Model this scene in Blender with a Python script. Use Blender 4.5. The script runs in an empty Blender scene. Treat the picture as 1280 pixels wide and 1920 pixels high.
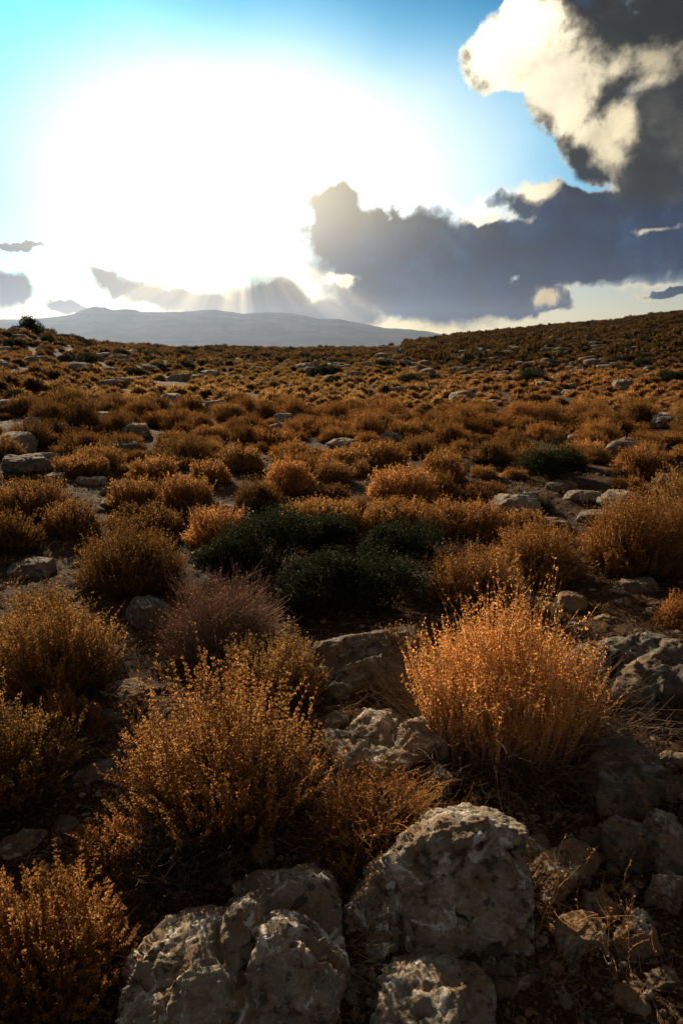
import bpy, math, time
import numpy as np
from mathutils import Vector, Matrix

SC = bpy.context.scene
COL = SC.collection
R = math.radians
T0 = time.time()

# ------------------------------------------------------------------ camera
CAM_H = 1.58
PITCH = 13.4
FPX = 1280.0                      # focal length in pixels of the 1280x1920 frame
cam_d = bpy.data.cameras.new('camera')
cam_d.sensor_fit = 'VERTICAL'
cam_d.sensor_height = 36.0
cam_d.lens = 24.0
cam_d.clip_start = 0.05
cam_d.clip_end = 60000
cam = bpy.data.objects.new('camera', cam_d)
COL.objects.link(cam)
cam.location = (0, 0, CAM_H)
cam.rotation_euler = (R(90 - PITCH), 0, 0)
SC.camera = cam
SC.render.resolution_x, SC.render.resolution_y = 682, 1024

SC.view_settings.view_transform = 'Standard'
SC.view_settings.look = 'None'
SC.view_settings.exposure = 0.58
SC.view_settings.gamma = 1.0
SC.view_settings.use_curve_mapping = False
SC.cycles.max_bounces = 6
SC.cycles.diffuse_bounces = 2
SC.cycles.transmission_bounces = 4
SC.cycles.volume_bounces = 0
SC.cycles.use_denoising = True

def px_dir(px, py):
    """direction in the world of a point of the photograph"""
    u, v = (px - 640) / FPX, (960 - py) / FPX
    p = R(PITCH)
    y, z = math.cos(p) + v * math.sin(p), -math.sin(p) + v * math.cos(p)
    n = math.sqrt(u * u + y * y + z * z)
    return (u / n, y / n, z / n)

def px_ae(px, py):
    x, y, z = px_dir(px, py)
    return math.degrees(math.atan2(x, y)), math.degrees(math.asin(z))

# ------------------------------------------------------------------ sun
SUN_AZ, SUN_EL = -25.0, 18.0
sun_d = bpy.data.lights.new('sun', 'SUN')
sun_d.energy = 5.0
sun_d.angle = R(0.5)
sun_d.color = (1.0, 0.80, 0.54)
sun = bpy.data.objects.new('sun', sun_d)
COL.objects.link(sun)
SUN_DIR = Vector((math.sin(R(SUN_AZ)) * math.cos(R(SUN_EL)), math.cos(R(SUN_AZ)) * math.cos(R(SUN_EL)), math.sin(R(SUN_EL))))
sun.rotation_euler = SUN_DIR.to_track_quat('Z', 'Y').to_euler()
sun.location = SUN_DIR * 50

# ------------------------------------------------------------------ node helper
class NT:
    def __init__(s, tree):
        s.t = tree
        tree.nodes.clear()
    def n(s, typ, **kw):
        nd = s.t.nodes.new(typ)
        for k, v in kw.items():
            setattr(nd, k, v)
        return nd
    def put(s, sock, v):
        if v is None:
            return
        if isinstance(v, bpy.types.NodeSocket):
            s.t.links.new(v, sock)
        else:
            if hasattr(sock, 'default_value'):
                try:
                    sock.default_value = v
                except Exception:
                    sock.default_value = tuple(v) + (1.0,)
    def m(s, op, a, b=None, c=None, clamp=False):
        nd = s.n('ShaderNodeMath', operation=op, use_clamp=clamp)
        s.put(nd.inputs[0], a); s.put(nd.inputs[1], b); s.put(nd.inputs[2], c)
        return nd.outputs[0]
    def vm(s, op, a, b=None, c=None, scale=None):
        nd = s.n('ShaderNodeVectorMath', operation=op)
        s.put(nd.inputs[0], a); s.put(nd.inputs[1], b)
        if c is not None: s.put(nd.inputs[2], c)
        if scale is not None: s.put(nd.inputs['Scale'], scale)
        return nd.outputs['Value'] if op in ('LENGTH', 'DOT_PRODUCT', 'DISTANCE') else nd.outputs['Vector']
    def step(s, x, lo, hi, a=0.0, b=1.0, smooth=True):
        nd = s.n('ShaderNodeMapRange', interpolation_type='SMOOTHSTEP' if smooth else 'LINEAR')
        s.put(nd.inputs['Value'], x); s.put(nd.inputs['From Min'], lo); s.put(nd.inputs['From Max'], hi)
        s.put(nd.inputs['To Min'], a); s.put(nd.inputs['To Max'], b)
        return nd.outputs['Result']
    def noise(s, v, scale, detail=4, rough=0.5, dist=0.0, color=False):
        nd = s.n('ShaderNodeTexNoise')
        s.put(nd.inputs['Vector'], v)
        nd.inputs['Scale'].default_value = scale
        nd.inputs['Detail'].default_value = detail
        nd.inputs['Roughness'].default_value = rough
        nd.inputs['Distortion'].default_value = dist
        return nd.outputs['Color' if color else 0]
    def vor(s, v, scale, feature='F1', out='Distance', rand=1.0):
        nd = s.n('ShaderNodeTexVoronoi', feature=feature)
        s.put(nd.inputs['Vector'], v)
        nd.inputs['Scale'].default_value = scale
        nd.inputs['Randomness'].default_value = rand
        return nd.outputs[out]
    def mix(s, f, a, b, blend='MIX'):
        nd = s.n('ShaderNodeMix', data_type='RGBA', blend_type=blend)
        s.put(nd.inputs[0], f); s.put(nd.inputs[6], a if not isinstance(a, tuple) or len(a) == 4 else a + (1,))
        s.put(nd.inputs[7], b if not isinstance(b, tuple) or len(b) == 4 else b + (1,))
        return nd.outputs[2]

# ------------------------------------------------------------------ world: Nishita sky with a deck of broken cloud
w = bpy.data.worlds.new('World')
SC.world = w
w.use_nodes = True
N = NT(w.node_tree)
tc = N.n('ShaderNodeTexCoord').outputs['Generated']
sky = N.n('ShaderNodeTexSky', sky_type='NISHITA', sun_disc=False)
sky.sun_elevation = R(SUN_EL)
sky.sun_rotation = R(SUN_AZ)
sky.air_density = 1.0
sky.dust_density = 1.2
sky.ozone_density = 2.5
sep = N.n('ShaderNodeSeparateXYZ'); N.put(sep.inputs[0], tc)
X, Y, Z = sep.outputs
DEG = 57.29578
az = N.m('MULTIPLY', N.m('ARCTAN2', X, Y), DEG)
el = N.m('MULTIPLY', N.m('ARCSINE', Z), DEG)
comb = N.n('ShaderNodeCombineXYZ'); N.put(comb.inputs[0], az); N.put(comb.inputs[1], el)
AE = comb.outputs[0]
# clear air: the blue of the sky, and the wide aureole of dusty air round the sun
sdot = N.vm('DOT_PRODUCT', tc, tuple(SUN_DIR))
sang = N.m('MULTIPLY', N.m('ARCCOSINE', N.m('MINIMUM', sdot, 0.99999)), DEG)
swide = N.m('SQRT', N.m('ADD', N.m('POWER', N.m('MULTIPLY', N.m('SUBTRACT', az, -12.0), 0.68), 2.0),
                        N.m('POWER', N.m('MULTIPLY', N.m('SUBTRACT', el, 13.0), N.step(el, 3, 13, 1.75, 1.15)), 2.0)))
skyc = N.vm('MULTIPLY', sky.outputs[0], (0.012, 0.062, 0.100))
skyc = N.vm('MULTIPLY', skyc, (0.5, 0.55, 0.6))
def gauss(x, s, a):
    q = N.m('DIVIDE', x, s)
    return N.m('MULTIPLY', N.m('EXPONENT', N.m('MULTIPLY', N.m('MULTIPLY', q, q), -1.0)), a)
g1 = gauss(swide, 9.5, 0.85)
edge = N.noise(tc, 3.0, 4, 0.5)
swide2 = N.m('SQRT', N.m('ADD', N.m('POWER', N.m('MULTIPLY', N.m('SUBTRACT', az, -7.5), N.step(az, -26, -8, 0.72, 0.56)), 2.0),
                         N.m('POWER', N.m('MULTIPLY', N.m('SUBTRACT', el, 11.5), N.m('ADD', N.step(el, 3.5, 12, 2.0, 1.08), N.step(el, 14, 23, 0.0, 0.14))), 2.0)))
swide2 = N.m('ADD', swide2, N.m('MULTIPLY', N.m('SUBTRACT', edge, 0.5), 5.0))
skyc = N.vm('MULTIPLY', skyc, N.mix(N.step(sang, 12, 36), (1.0, 1.0, 1.0), (0.15, 0.88, 1.0)))
aur = N.n('ShaderNodeCombineXYZ')
for k_, (s_, a_) in enumerate(((7.9, 4.6), (10.0, 2.7), (11.6, 1.6))):
    N.put(aur.inputs[k_], N.m('MULTIPLY', N.m('SUBTRACT', 1.0, N.m('EXPONENT', N.m('MULTIPLY', gauss(swide2, s_, a_), -1.0))), 1.2))
clear = N.vm('ADD', skyc, aur.outputs[0])
# pale warm air along the horizon
hz = gauss(N.m('SUBTRACT', el, 0.0), 6.5, 1.0)
hz = N.m('MULTIPLY', hz, N.step(sang, 80, 15, 0.3, 0.95))
hzc = N.mix(N.step(el, 0.0, 7.0), (1.2, 0.86, 0.36), (1.15, 1.0, 0.66))
clear = N.mix(hz, clear, N.vm('ADD', hzc, N.vm('SCALE', (1.0, 0.86, 0.6), scale=N.m('MULTIPLY', g1, 0.22))))

# domain warp for the cloud shapes
nA = N.noise(tc, 7.0, 5, 0.55, color=True)
nB = N.noise(tc, 30.0, 5, 0.6, color=True)
warp = N.vm('ADD', N.vm('SCALE', N.vm('SUBTRACT', nA, (0.5, 0.5, 0.5)), scale=3.4),
            N.vm('SCALE', N.vm('SUBTRACT', nB, (0.5, 0.5, 0.5)), scale=1.5))
AEw = N.vm('ADD', AE, warp)
def blob(x, y, rx, ry, rot=0.0, src=None):
    a, e = px_ae(x, y)
    a1, _ = px_ae(x + rx, y); a0, _ = px_ae(x - rx, y)
    _, e1 = px_ae(x, y + ry); _, e0 = px_ae(x, y - ry)
    mp = N.n('ShaderNodeMapping', vector_type='TEXTURE')
    N.put(mp.inputs[0], src or AEw)
    mp.inputs['Location'].default_value = (a, e, 0)
    mp.inputs['Rotation'].default_value = (0, 0, R(rot))
    mp.inputs['Scale'].default_value = (abs(a1 - a0) / 2, abs(e1 - e0) / 2, 1)
    return N.m('SUBTRACT', 1.0, N.vm('LENGTH', mp.outputs[0]))
def union(bl):
    r = bl[0]
    for b in bl[1:]:
        r = N.m('SMOOTH_MAX', r, b, 0.12)
    return r
def billow(sc_):
    nd = N.n('ShaderNodeTexVoronoi', feature='F1')
    N.put(nd.inputs['Vector'], N.vm('ADD', tc, N.vm('SCALE', N.vm('SUBTRACT', nA, (0.5, 0.5, 0.5)), scale=0.10)))
    nd.inputs['Scale'].default_value = sc_
    return N.m('SUBTRACT', 0.50, nd.outputs['Distance'])
puff = N.m('ADD', billow(11.0), N.m('MULTIPLY', billow(27.0), 0.5))
fine = N.m('ADD', N.m('SUBTRACT', N.noise(tc, 13.0, 8, 0.6, 0.25), 0.5), N.m('MULTIPLY', puff, 0.30))
D = union([
    # tall cloud filling the upper right
    blob(1200, 60, 210, 170), blob(1010, 85, 155, 95, 12), blob(1090, 170, 110, 110), blob(1250, 250, 140, 130),
    blob(1130, 270, 85, 80), blob(1500, 150, 330, 330), blob(935, 110, 80, 62), blob(1010, 20, 70, 60),
    # long dark bank
    blob(622, 405, 62, 66), blob(640, 445, 90, 60), blob(740, 475, 190, 84), blob(790, 540, 220, 74, -4), blob(900, 490, 220, 84),
    blob(1190, 472, 290, 66), blob(1210, 400, 250, 60), blob(1020, 385, 110, 40), blob(1500, 470, 300, 90),
    blob(900, 560, 130, 44),
    # scraps low on the left
    blob(10, 545, 55, 42), blob(205, 515, 50, 20, -25), blob(275, 550, 60, 28, -20), blob(135, 575, 40, 16),
    blob(505, 560, 85, 40), blob(620, 590, 120, 40), blob(390, 572, 110, 26), blob(35, 460, 50, 8), blob(230, 530, 40, 22, -30), blob(320, 560, 60, 20),
    # thin line over the right hill
    blob(1040, 556, 42, 28), blob(1250, 556, 50, 9),
])
# unseen, added to lower ambient light: cloud deck, overhead and behind the viewer
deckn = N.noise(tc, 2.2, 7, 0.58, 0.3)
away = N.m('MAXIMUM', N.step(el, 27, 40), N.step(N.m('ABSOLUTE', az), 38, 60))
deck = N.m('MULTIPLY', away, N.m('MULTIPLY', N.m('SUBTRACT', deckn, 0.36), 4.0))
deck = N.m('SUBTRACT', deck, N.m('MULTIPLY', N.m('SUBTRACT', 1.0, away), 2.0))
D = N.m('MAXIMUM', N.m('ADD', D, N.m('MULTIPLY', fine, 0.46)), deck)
tow = N.vm('SCALE', N.vm('NORMALIZE', N.vm('SUBTRACT', tuple(SUN_DIR), tc)), scale=0.035)
relief = N.m('SUBTRACT', N.noise(tc, 11.0, 6, 0.6, 0.3), N.noise(N.vm('ADD', tc, tow), 11.0, 6, 0.6, 0.3))
soft = N.step(N.noise(tc, 6.0, 2), 0.36, 0.62, 0.0, 0.26)
alpha = N.step(D, N.m('SUBTRACT', -0.06, soft), N.m('ADD', 0.10, soft))
thick = N.step(N.m('ADD', D, N.m('MULTIPLY', relief, -0.7)), -0.10, N.step(el, 10.0, 16.0, 0.22, 0.42))
# thin, sun-struck patches inside the tall cloud
lit = union([blob(1205, 115, 85, 62, -25), blob(1130, 262, 70, 62), blob(975, 95, 150, 110), blob(1040, 160, 95, 80),
             blob(1075, 215, 45, 75, 20), blob(1015, 362, 46, 30, 10), blob(655, 520, 48, 16), blob(1030, 552, 38, 26), blob(920, 415, 40, 12), blob(1230, 432, 50, 7)])
lumps = N.m('SUBTRACT', N.noise(tc, 8.0, 6, 0.6, 0.6), 0.5)
litf = N.step(N.m('ADD', N.m('ADD', lit, N.m('MULTIPLY', relief, 1.6)), N.m('ADD', N.m('MULTIPLY', fine, 0.9), N.m('MULTIPLY', lumps, 1.1))), -0.35, 0.6)
thick = N.m('MULTIPLY', thick, N.m('SUBTRACT', 1.0, N.m('MULTIPLY', litf, N.step(az, 19, 24, 0.97, 0.75))))
core = N.mix(N.step(N.m('ADD', el, N.m('MULTIPLY', fine, 8.0)), 8.5, 12.5), (0.002, 0.020, 0.070), (0.026, 0.026, 0.025))
core = N.mix(N.m('MULTIPLY', N.step(relief, -0.04, 0.26), 0.5), core, N.mix(N.step(el, 8.5, 12.5), (0.03, 0.07, 0.13), (0.20, 0.18, 0.14)))
rim_near = N.step(sang, 50, 22)
rim = N.mix(rim_near, (0.80, 0.66, 0.38), (1.9, 1.75, 1.4))
rim = N.mix(N.step(el, 3, 12), (0.95, 0.72, 0.38), rim)
mid = N.mix(N.step(el, 6, 13), (0.20, 0.20, 0.22), (0.42, 0.36, 0.25))
core = N.mix(N.m('MULTIPLY', N.step(Y, 0.1, -0.4), N.step(el, 2, 12)), core, (0.12, 0.118, 0.115))      # unseen clouds behind the viewer, lightened to fill faces turned to the camera
low = N.noise(tc, 5.0, 4, 0.6)
rim = N.mix(N.step(low, 0.42, 0.6), N.vm('SCALE', rim, scale=0.72), rim)
cc = N.mix(N.step(thick, 0.0, 0.4), rim, mid)
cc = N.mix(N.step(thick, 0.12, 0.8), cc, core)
mould = N.m('ADD', relief, N.m('MULTIPLY', puff, 0.35))
cc = N.vm('SCALE', cc, scale=N.step(mould, -0.22, 0.2, N.m('ADD', N.step(sang, 25, 34, 0.9, 0.55), N.m('MULTIPLY', litf, 0.25)), 1.12))
# glare of the air between viewer and cloud near the sun
gl = N.m('ADD', gauss(swide, 8.4, 1.2), gauss(swide, 10.0, 0.12))
cc = N.vm('ADD', cc, N.vm('SCALE', (1.0, 0.86, 0.58), scale=gl))
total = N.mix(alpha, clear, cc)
# yellow glare low under the sun
glare = N.m('MULTIPLY', gauss(N.m('SUBTRACT', az, -13.0), 11.0, 0.28), gauss(N.m('SUBTRACT', el, 4.0), 5.0, 1.0))
total = N.vm('ADD', total, N.vm('SCALE', (1.0, 0.80, 0.42), scale=glare))
# shafts of light fanning down from the gap in the cloud
a0, e0 = px_ae(455, 420)
dy = N.m('SUBTRACT', e0, el)
dx = N.m('SUBTRACT', az, a0)
rat = N.m('DIVIDE', dx, N.m('MAXIMUM', dy, 0.5))
cr = N.n('ShaderNodeCombineXYZ'); N.put(cr.inputs[0], rat)
shaft = N.m('MULTIPLY', N.step(N.noise(cr.outputs[0], 2.2, 3, 0.6), 0.35, 0.7), 0.35)
for c0_, w0_, k0_ in ((1.12, 0.20, 0.9), (1.55, 0.25, 0.45), (-0.75, 0.13, 0.7), (-0.22, 0.10, 0.6), (-0.03, 0.05, 0.7), (-1.5, 0.25, 0.35)):
    shaft = N.m('ADD', shaft, gauss(N.m('SUBTRACT', rat, c0_), w0_, k0_))
shade = N.m('MULTIPLY', N.m('MULTIPLY', N.step(rat, 0.06, 0.14), N.step(rat, 0.98, 0.84)), N.step(dy, 2.5, 4.5))
total = N.vm('SCALE', total, scale=N.m('SUBTRACT', 1.0, N.m('MULTIPLY', shade, 0.6)))
shaft = N.m('MULTIPLY', N.m('MULTIPLY', shaft, N.step(N.m('ABSOLUTE', rat), 2.4, 1.4)), N.m('MULTIPLY', N.step(dy, 1.5, 4.0), gauss(swide, 12.5, 3.0)))
total = N.vm('ADD', total, N.vm('SCALE', (0.8, 0.6, 0.34), scale=shaft))
bg = N.n('ShaderNodeBackground')
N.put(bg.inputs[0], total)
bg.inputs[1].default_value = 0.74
out = N.n('ShaderNodeOutputWorld')
w.node_tree.links.new(bg.outputs[0], out.inputs[0])
w.cycles.sampling_method = 'MANUAL'
w.cycles.sample_map_resolution = 1024

# ------------------------------------------------------------------ numpy helpers: noise, terrain, meshes
_pr = np.random.RandomState(7)
PERM = _pr.permutation(256).astype(np.int64)
PERM = np.concatenate([PERM, PERM, PERM])
GRAD = _pr.normal(size=(256, 3)); GRAD /= np.linalg.norm(GRAD, axis=1)[:, None]

def pnoise(p):
    """gradient noise, p (n,3) -> about -0.7..0.7"""
    i = np.floor(p).astype(np.int64)
    f = p - i
    u = f * f * f * (f * (f * 6 - 15) + 10)
    res = 0
    for dx in (0, 1):
        for dy in (0, 1):
            for dz in (0, 1):
                h = PERM[(PERM[(PERM[(i[:, 0] + dx) & 255] + i[:, 1] + dy) & 255] + i[:, 2] + dz) & 255]
                g = GRAD[h]
                d = g[:, 0] * (f[:, 0] - dx) + g[:, 1] * (f[:, 1] - dy) + g[:, 2] * (f[:, 2] - dz)
                wx = u[:, 0] if dx else 1 - u[:, 0]
                wy = u[:, 1] if dy else 1 - u[:, 1]
                wz = u[:, 2] if dz else 1 - u[:, 2]
                res = res + d * wx * wy * wz
    return res

def fbm(p, octv=4, gain=0.5, lac=2.03):
    a, s, r = 1.0, 1.0, 0
    for k in range(octv):
        r = r + a * pnoise(p * s + k * 17.3)
        a *= gain; s *= lac
    return r

def ridged(p, octv=4, gain=0.5):
    a, s, r = 1.0, 1.0, 0
    for k in range(octv):
        r = r + a * (1 - 2.2 * np.abs(pnoise(p * s + k * 9.7)))
        a *= gain; s *= 2.1
    return r

def worley(p, seed=0):
    i = np.floor(p).astype(np.int64)
    f = p - i
    best = np.full(len(p), 9.0); second = np.full(len(p), 9.0)
    rs = np.random.RandomState(seed).rand(256, 3)
    for dx in (-1, 0, 1):
        for dy in (-1, 0, 1):
            for dz in (-1, 0, 1):
                h = PERM[(PERM[(PERM[(i[:, 0] + dx) & 255] + i[:, 1] + dy) & 255] + i[:, 2] + dz) & 255]
                d = np.sqrt(((rs[h] + np.array([dx, dy, dz]) - f) ** 2).sum(1))
                second = np.minimum(second, np.maximum(best, d)); best = np.minimum(best, d)
    return best, second

def facets(p, seed=0):
    """broken faces: every cell of a cell pattern is a tilted flat"""
    i = np.floor(p).astype(np.int64)
    f = p - i
    best = np.full(len(p), 9.0); val = np.zeros(len(p))
    r_ = np.random.RandomState(seed + 5)
    rs = r_.rand(256, 3); tl = r_.normal(size=(256, 3)); of = r_.normal(size=256)
    for dx in (-1, 0, 1):
        for dy in (-1, 0, 1):
            for dz in (-1, 0, 1):
                h = PERM[(PERM[(PERM[(i[:, 0] + dx) & 255] + i[:, 1] + dy) & 255] + i[:, 2] + dz) & 255]
                q = rs[h] + np.array([dx, dy, dz]) - f
                d = (q ** 2).sum(1)
                v = -(q * tl[h]).sum(1) + of[h] * .35
                m = d < best
                best = np.where(m, d, best); val = np.where(m, v, val)
    return val

def crest_table():
    pts = [(-300, 606, 46), (0, 621, 52), (70, 624, 56), (110, 631, 60), (200, 642, 72), (300, 648, 86), (400, 651, 98), (560, 652, 110),
           (640, 650, 120), (740, 645, 140), (800, 635, 160), (850, 627, 175), (950, 618, 195), (1050, 608, 205), (1150, 600, 212),
           (1280, 582, 220), (1700, 540, 220)]
    A, E, D = [-180, -75, -50], [0, .3, 1.2], [60, 50, 46]
    for x, y, d in pts:
        a, e = px_ae(x, y)
        A.append(a); E.append(e); D.append(d)
    A += [75, 180]; E += [2.0, 0]; D += [150, 60]
    return np.array(A), np.array(E), np.array(D)
CA, CE, CD = crest_table()

def sstep(a, b, x):
    t = np.clip((x - a) / (b - a), 0, 1)
    return t * t * (3 - 2 * t)

def terrain(x, y):
    x = np.atleast_1d(np.asarray(x, float)); y = np.atleast_1d(np.asarray(y, float))
    r = np.hypot(x, y); th = np.degrees(np.arctan2(x, y))
    e = np.interp(th, CA, CE); D = np.interp(th, CA, CD)
    a = CAM_H + D * np.tan(np.radians(e)) - 0.25
    right = sstep(1.5, 9, th) * sstep(80, 60, th)
    t = np.clip(r / D, 0, 1)
    p1 = t ** 1.35
    r0 = 44.0
    p2 = 0.05 * t + 0.95 * np.clip((r - r0) / (D - r0), 0, 1) ** 1.12
    h = a * (p1 * (1 - right) + p2 * right)
    h = h - np.clip(r - D, 0, None) * 0.13 * sstep(0, 30, r - D)
    h = np.maximum(h, -26.0)
    z0 = np.zeros_like(x)
    q = np.stack([x, y, z0], 1)
    near = sstep(0.5, 6, r)
    und = 0.55 * pnoise(q / 13.0) * sstep(6, 30, r) + 0.16 * pnoise(q / 3.1 + 5) * near * (1 - 0.4 * sstep(20, 60, r)) + 0.06 * pnoise(q / 0.9 + 9)
    und = und * sstep(900, 500, r)
    return h + und

def terr1(x, y):
    return float(terrain(x, y)[0])

def soil(x, y, amp=1.0):
    """terrain with the clods and crumbs of the soil"""
    h = terrain(x, y)
    q = np.stack([np.asarray(x, float), np.asarray(y, float), np.zeros(len(h))], 1)
    r = np.hypot(q[:, 0], q[:, 1])
    k = sstep(14, 5, r)
    m = r < 14
    d = np.zeros_like(h)
    qq = q[m]
    d[m] = 0.030 * fbm(qq / 0.26, 3, 0.55) + 0.016 * ridged(qq / 0.09 + 3, 3, 0.55) + 0.008 * pnoise(qq / 0.017)
    return h + d * k * amp

def gp(px, py):
    """where the ray of a photo point meets the terrain; also metres per photo pixel there"""
    d = px_dir(px, py)
    t = np.geomspace(0.8, 600, 1500)
    X_, Y_, Z_ = d[0] * t, d[1] * t, CAM_H + d[2] * t
    below = Z_ < terrain(X_, Y_)
    if not below.any():
        i = len(t) - 1
    else:
        i = int(np.argmax(below))
    lo, hi = t[i - 1], t[i]
    for _ in range(18):
        mi = (lo + hi) / 2
        if CAM_H + d[2] * mi < terr1(d[0] * mi, d[1] * mi): hi = mi
        else: lo = mi
    x, y = d[0] * hi, d[1] * hi
    z = terr1(x, y)
    dep = y * math.cos(R(PITCH)) - (z - CAM_H) * math.sin(R(PITCH)) * 1.0
    return x, y, z, dep / FPX

def P3(px, py, Y_):
    d = px_dir(px, py)
    k = Y_ / d[1]
    return (d[0] * k, Y_, CAM_H + d[2] * k)

def make_mesh(name, V, F, mats=(), smooth=False, col=None, midx=None):
    """V (n,3); F list of (m,k) index arrays (quads or triangles)"""
    me = bpy.data.meshes.new(name)
    V = np.asarray(V, np.float32)
    if not isinstance(F, list): F = [F]
    F = [f for f in F if len(f)]
    loops = np.concatenate([f.reshape(-1) for f in F]).astype(np.int32)
    tot = np.concatenate([np.full(len(f), f.shape[1], np.int32) for f in F])
    start = np.concatenate([[0], np.cumsum(tot)[:-1]]).astype(np.int32)
    me.vertices.add(len(V)); me.vertices.foreach_set('co', V.ravel())
    me.loops.add(len(loops)); me.loops.foreach_set('vertex_index', loops)
    me.polygons.add(len(tot)); me.polygons.foreach_set('loop_start', start); me.polygons.foreach_set('loop_total', tot)
    if smooth: me.polygons.foreach_set('use_smooth', np.ones(len(tot), bool))
    for m in mats: me.materials.append(m)
    if midx is not None: me.polygons.foreach_set('material_index', np.asarray(midx, np.int32))
    me.update(calc_edges=True)
    if col is not None:
        at = me.attributes.new('col', 'FLOAT_COLOR', 'POINT')
        c = np.ones((len(V), 4), np.float32); c[:, :3] = col
        at.data.foreach_set('color', c.ravel())
    return me

def link(name, me, loc=(0, 0, 0), rz=0.0, sc=1.0, parent=None, color=None, **props):
    o = bpy.data.objects.new(name, me)
    COL.objects.link(o)
    o.location = loc; o.rotation_euler = (0, 0, rz)
    o.scale = (sc, sc, sc) if not hasattr(sc, '__len__') else sc
    if parent is not None: o.parent = parent
    if color is not None: o.color = tuple(color) + (1,)
    for k, v in props.items():
        if v is not None: o[k] = v
    return o

# ------------------------------------------------------------------ materials
def mat(name):
    m = bpy.data.materials.new(name); m.use_nodes = True
    return m, NT(m.node_tree)

def plant_mat(name, trans=0.45, rough=0.7, var=0.35):
    m, T = mat(name)
    at = T.n('ShaderNodeAttribute', attribute_name='col').outputs['Color']
    oi = T.n('ShaderNodeObjectInfo')
    c = T.vm('MULTIPLY', at, oi.outputs['Color'])
    geo = T.n('ShaderNodeNewGeometry')
    nz = T.noise(geo.outputs['Position'], 9.0, 3)
    c = T.vm('SCALE', c, scale=T.step(nz, 0.3, 0.7, 1 - var, 1 + var, smooth=False))
    d = T.n('ShaderNodeBsdfDiffuse'); T.put(d.inputs[0], c)
    t = T.n('ShaderNodeBsdfTranslucent'); T.put(t.inputs[0], c)
    mx = T.n('ShaderNodeMixShader'); mx.inputs[0].default_value = trans
    T.t.links.new(d.outputs[0], mx.inputs[1]); T.t.links.new(t.outputs[0], mx.inputs[2])
    o = T.n('ShaderNodeOutputMaterial'); T.t.links.new(mx.outputs[0], o.inputs[0])
    return m
M_DRY = plant_mat('dry_leaf', 0.5)
M_TWIG = plant_mat('twig', 0.12)
def glossy_leaf():
    m, T = mat('evergreen_leaf')
    at = T.n('ShaderNodeAttribute', attribute_name='col').outputs['Color']
    b = T.n('ShaderNodeBsdfPrincipled')
    T.put(b.inputs['Base Color'], at); b.inputs['Roughness'].default_value = 0.75
    b.inputs['Specular IOR Level'].default_value = 0.06
    t = T.n('ShaderNodeBsdfTranslucent'); T.put(t.inputs[0], at)
    mx = T.n('ShaderNodeMixShader'); mx.inputs[0].default_value = 0.22
    T.t.links.new(b.outputs[0], mx.inputs[1]); T.t.links.new(t.outputs[0], mx.inputs[2])
    o = T.n('ShaderNodeOutputMaterial'); T.t.links.new(mx.outputs[0], o.inputs[0])
    return m
M_GREEN = glossy_leaf()

def rock_mat(name, brown, scale=1.0, light=1.0):
    """weathered limestone: grey stone, pale lichen, rusty earth stains, black pits"""
    m, T = mat(name)
    tc_ = T.n('ShaderNodeTexCoord').outputs['Object']
    oi = T.n('ShaderNodeObjectInfo')
    v = T.vm('ADD', T.vm('SCALE', tc_, scale=scale), T.vm('SCALE', (7.0, 3.0, 5.0), scale=oi.outputs['Random']))
    n1 = T.noise(v, 6.0, 8, 0.62)
    n2 = T.noise(v, 17.0, 8, 0.7, 0.6)
    n3 = T.noise(v, 110.0, 6, 0.75)
    vo = T.vor(T.vm('ADD', v, T.vm('SCALE', T.noise(v, 20.0, 3, color=True), scale=0.06)), 26.0)
    c = T.mix(T.step(n1, 0.35, 0.65), (0.22 * light, 0.18 * light, 0.135 * light), (0.42 * light, 0.365 * light, 0.285 * light))
    c = T.mix(T.m('MULTIPLY', T.step(n2, 0.40, 0.62), 0.65), c, (0.13 * light, 0.11 * light, 0.085 * light))
    st = T.noise(v, 9.0, 6, 0.65, 0.4)
    c = T.mix(T.m('MULTIPLY', T.step(st, 0.5 - 0.16 * brown, 0.66 - 0.1 * brown), min(1, 0.35 + 0.6 * brown)), c, (0.36, 0.19, 0.085))
    li = T.noise(v, 12.0, 7, 0.72, 0.8)
    c = T.mix(T.m('MULTIPLY', T.step(li, 0.55, 0.60), 0.85), c, (0.60 * light, 0.56 * light, 0.51 * light))
    li2 = T.noise(T.vm('ADD', v, (4.0, 1.0, 2.0)), 26.0, 6, 0.7)
    c = T.mix(T.m('MULTIPLY', T.step(li2, 0.54, 0.62), 0.75), c, (0.055, 0.05, 0.042))
    pit = T.m('MULTIPLY', T.step(vo, 0.3, 0.12), T.step(n1, 0.5, 0.62))
    c = T.mix(pit, c, (0.04, 0.034, 0.028))
    c = T.vm('SCALE', c, scale=T.step(n3, 0.3, 0.7, 0.72, 1.3, smooth=False))
    b = T.n('ShaderNodeBsdfPrincipled')
    T.put(b.inputs['Base Color'], c)
    b.inputs['Roughness'].default_value = 0.92
    b.inputs['Specular IOR Level'].default_value = 0.15
    hgt = T.m('ADD', T.m('MULTIPLY', n2, 0.8), T.m('ADD', T.m('MULTIPLY', n3, 0.5), T.m('MULTIPLY', pit, -0.5)))
    bp = T.n('ShaderNodeBump'); bp.inputs['Strength'].default_value = 0.9
    bp.inputs['Distance'].default_value = 0.02 / scale
    T.put(bp.inputs['Height'], hgt)
    T.t.links.new(bp.outputs[0], b.inputs['Normal'])
    o = T.n('ShaderNodeOutputMaterial'); T.t.links.new(b.outputs[0], o.inputs[0])
    return m
M_ROCK = rock_mat('limestone', 0.35)
M_BOULDER = rock_mat('boulder_limestone', 0.38, 1.0, 1.6)
M_ROCKB = rock_mat('rusty_limestone', 0.8, 1.0, 0.9)
M_ROCKD = rock_mat('dark_limestone', 0.25, 1.0, 0.62)
M_ROCKP = rock_mat('pale_limestone', 0.05, 0.5, 1.25)

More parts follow.
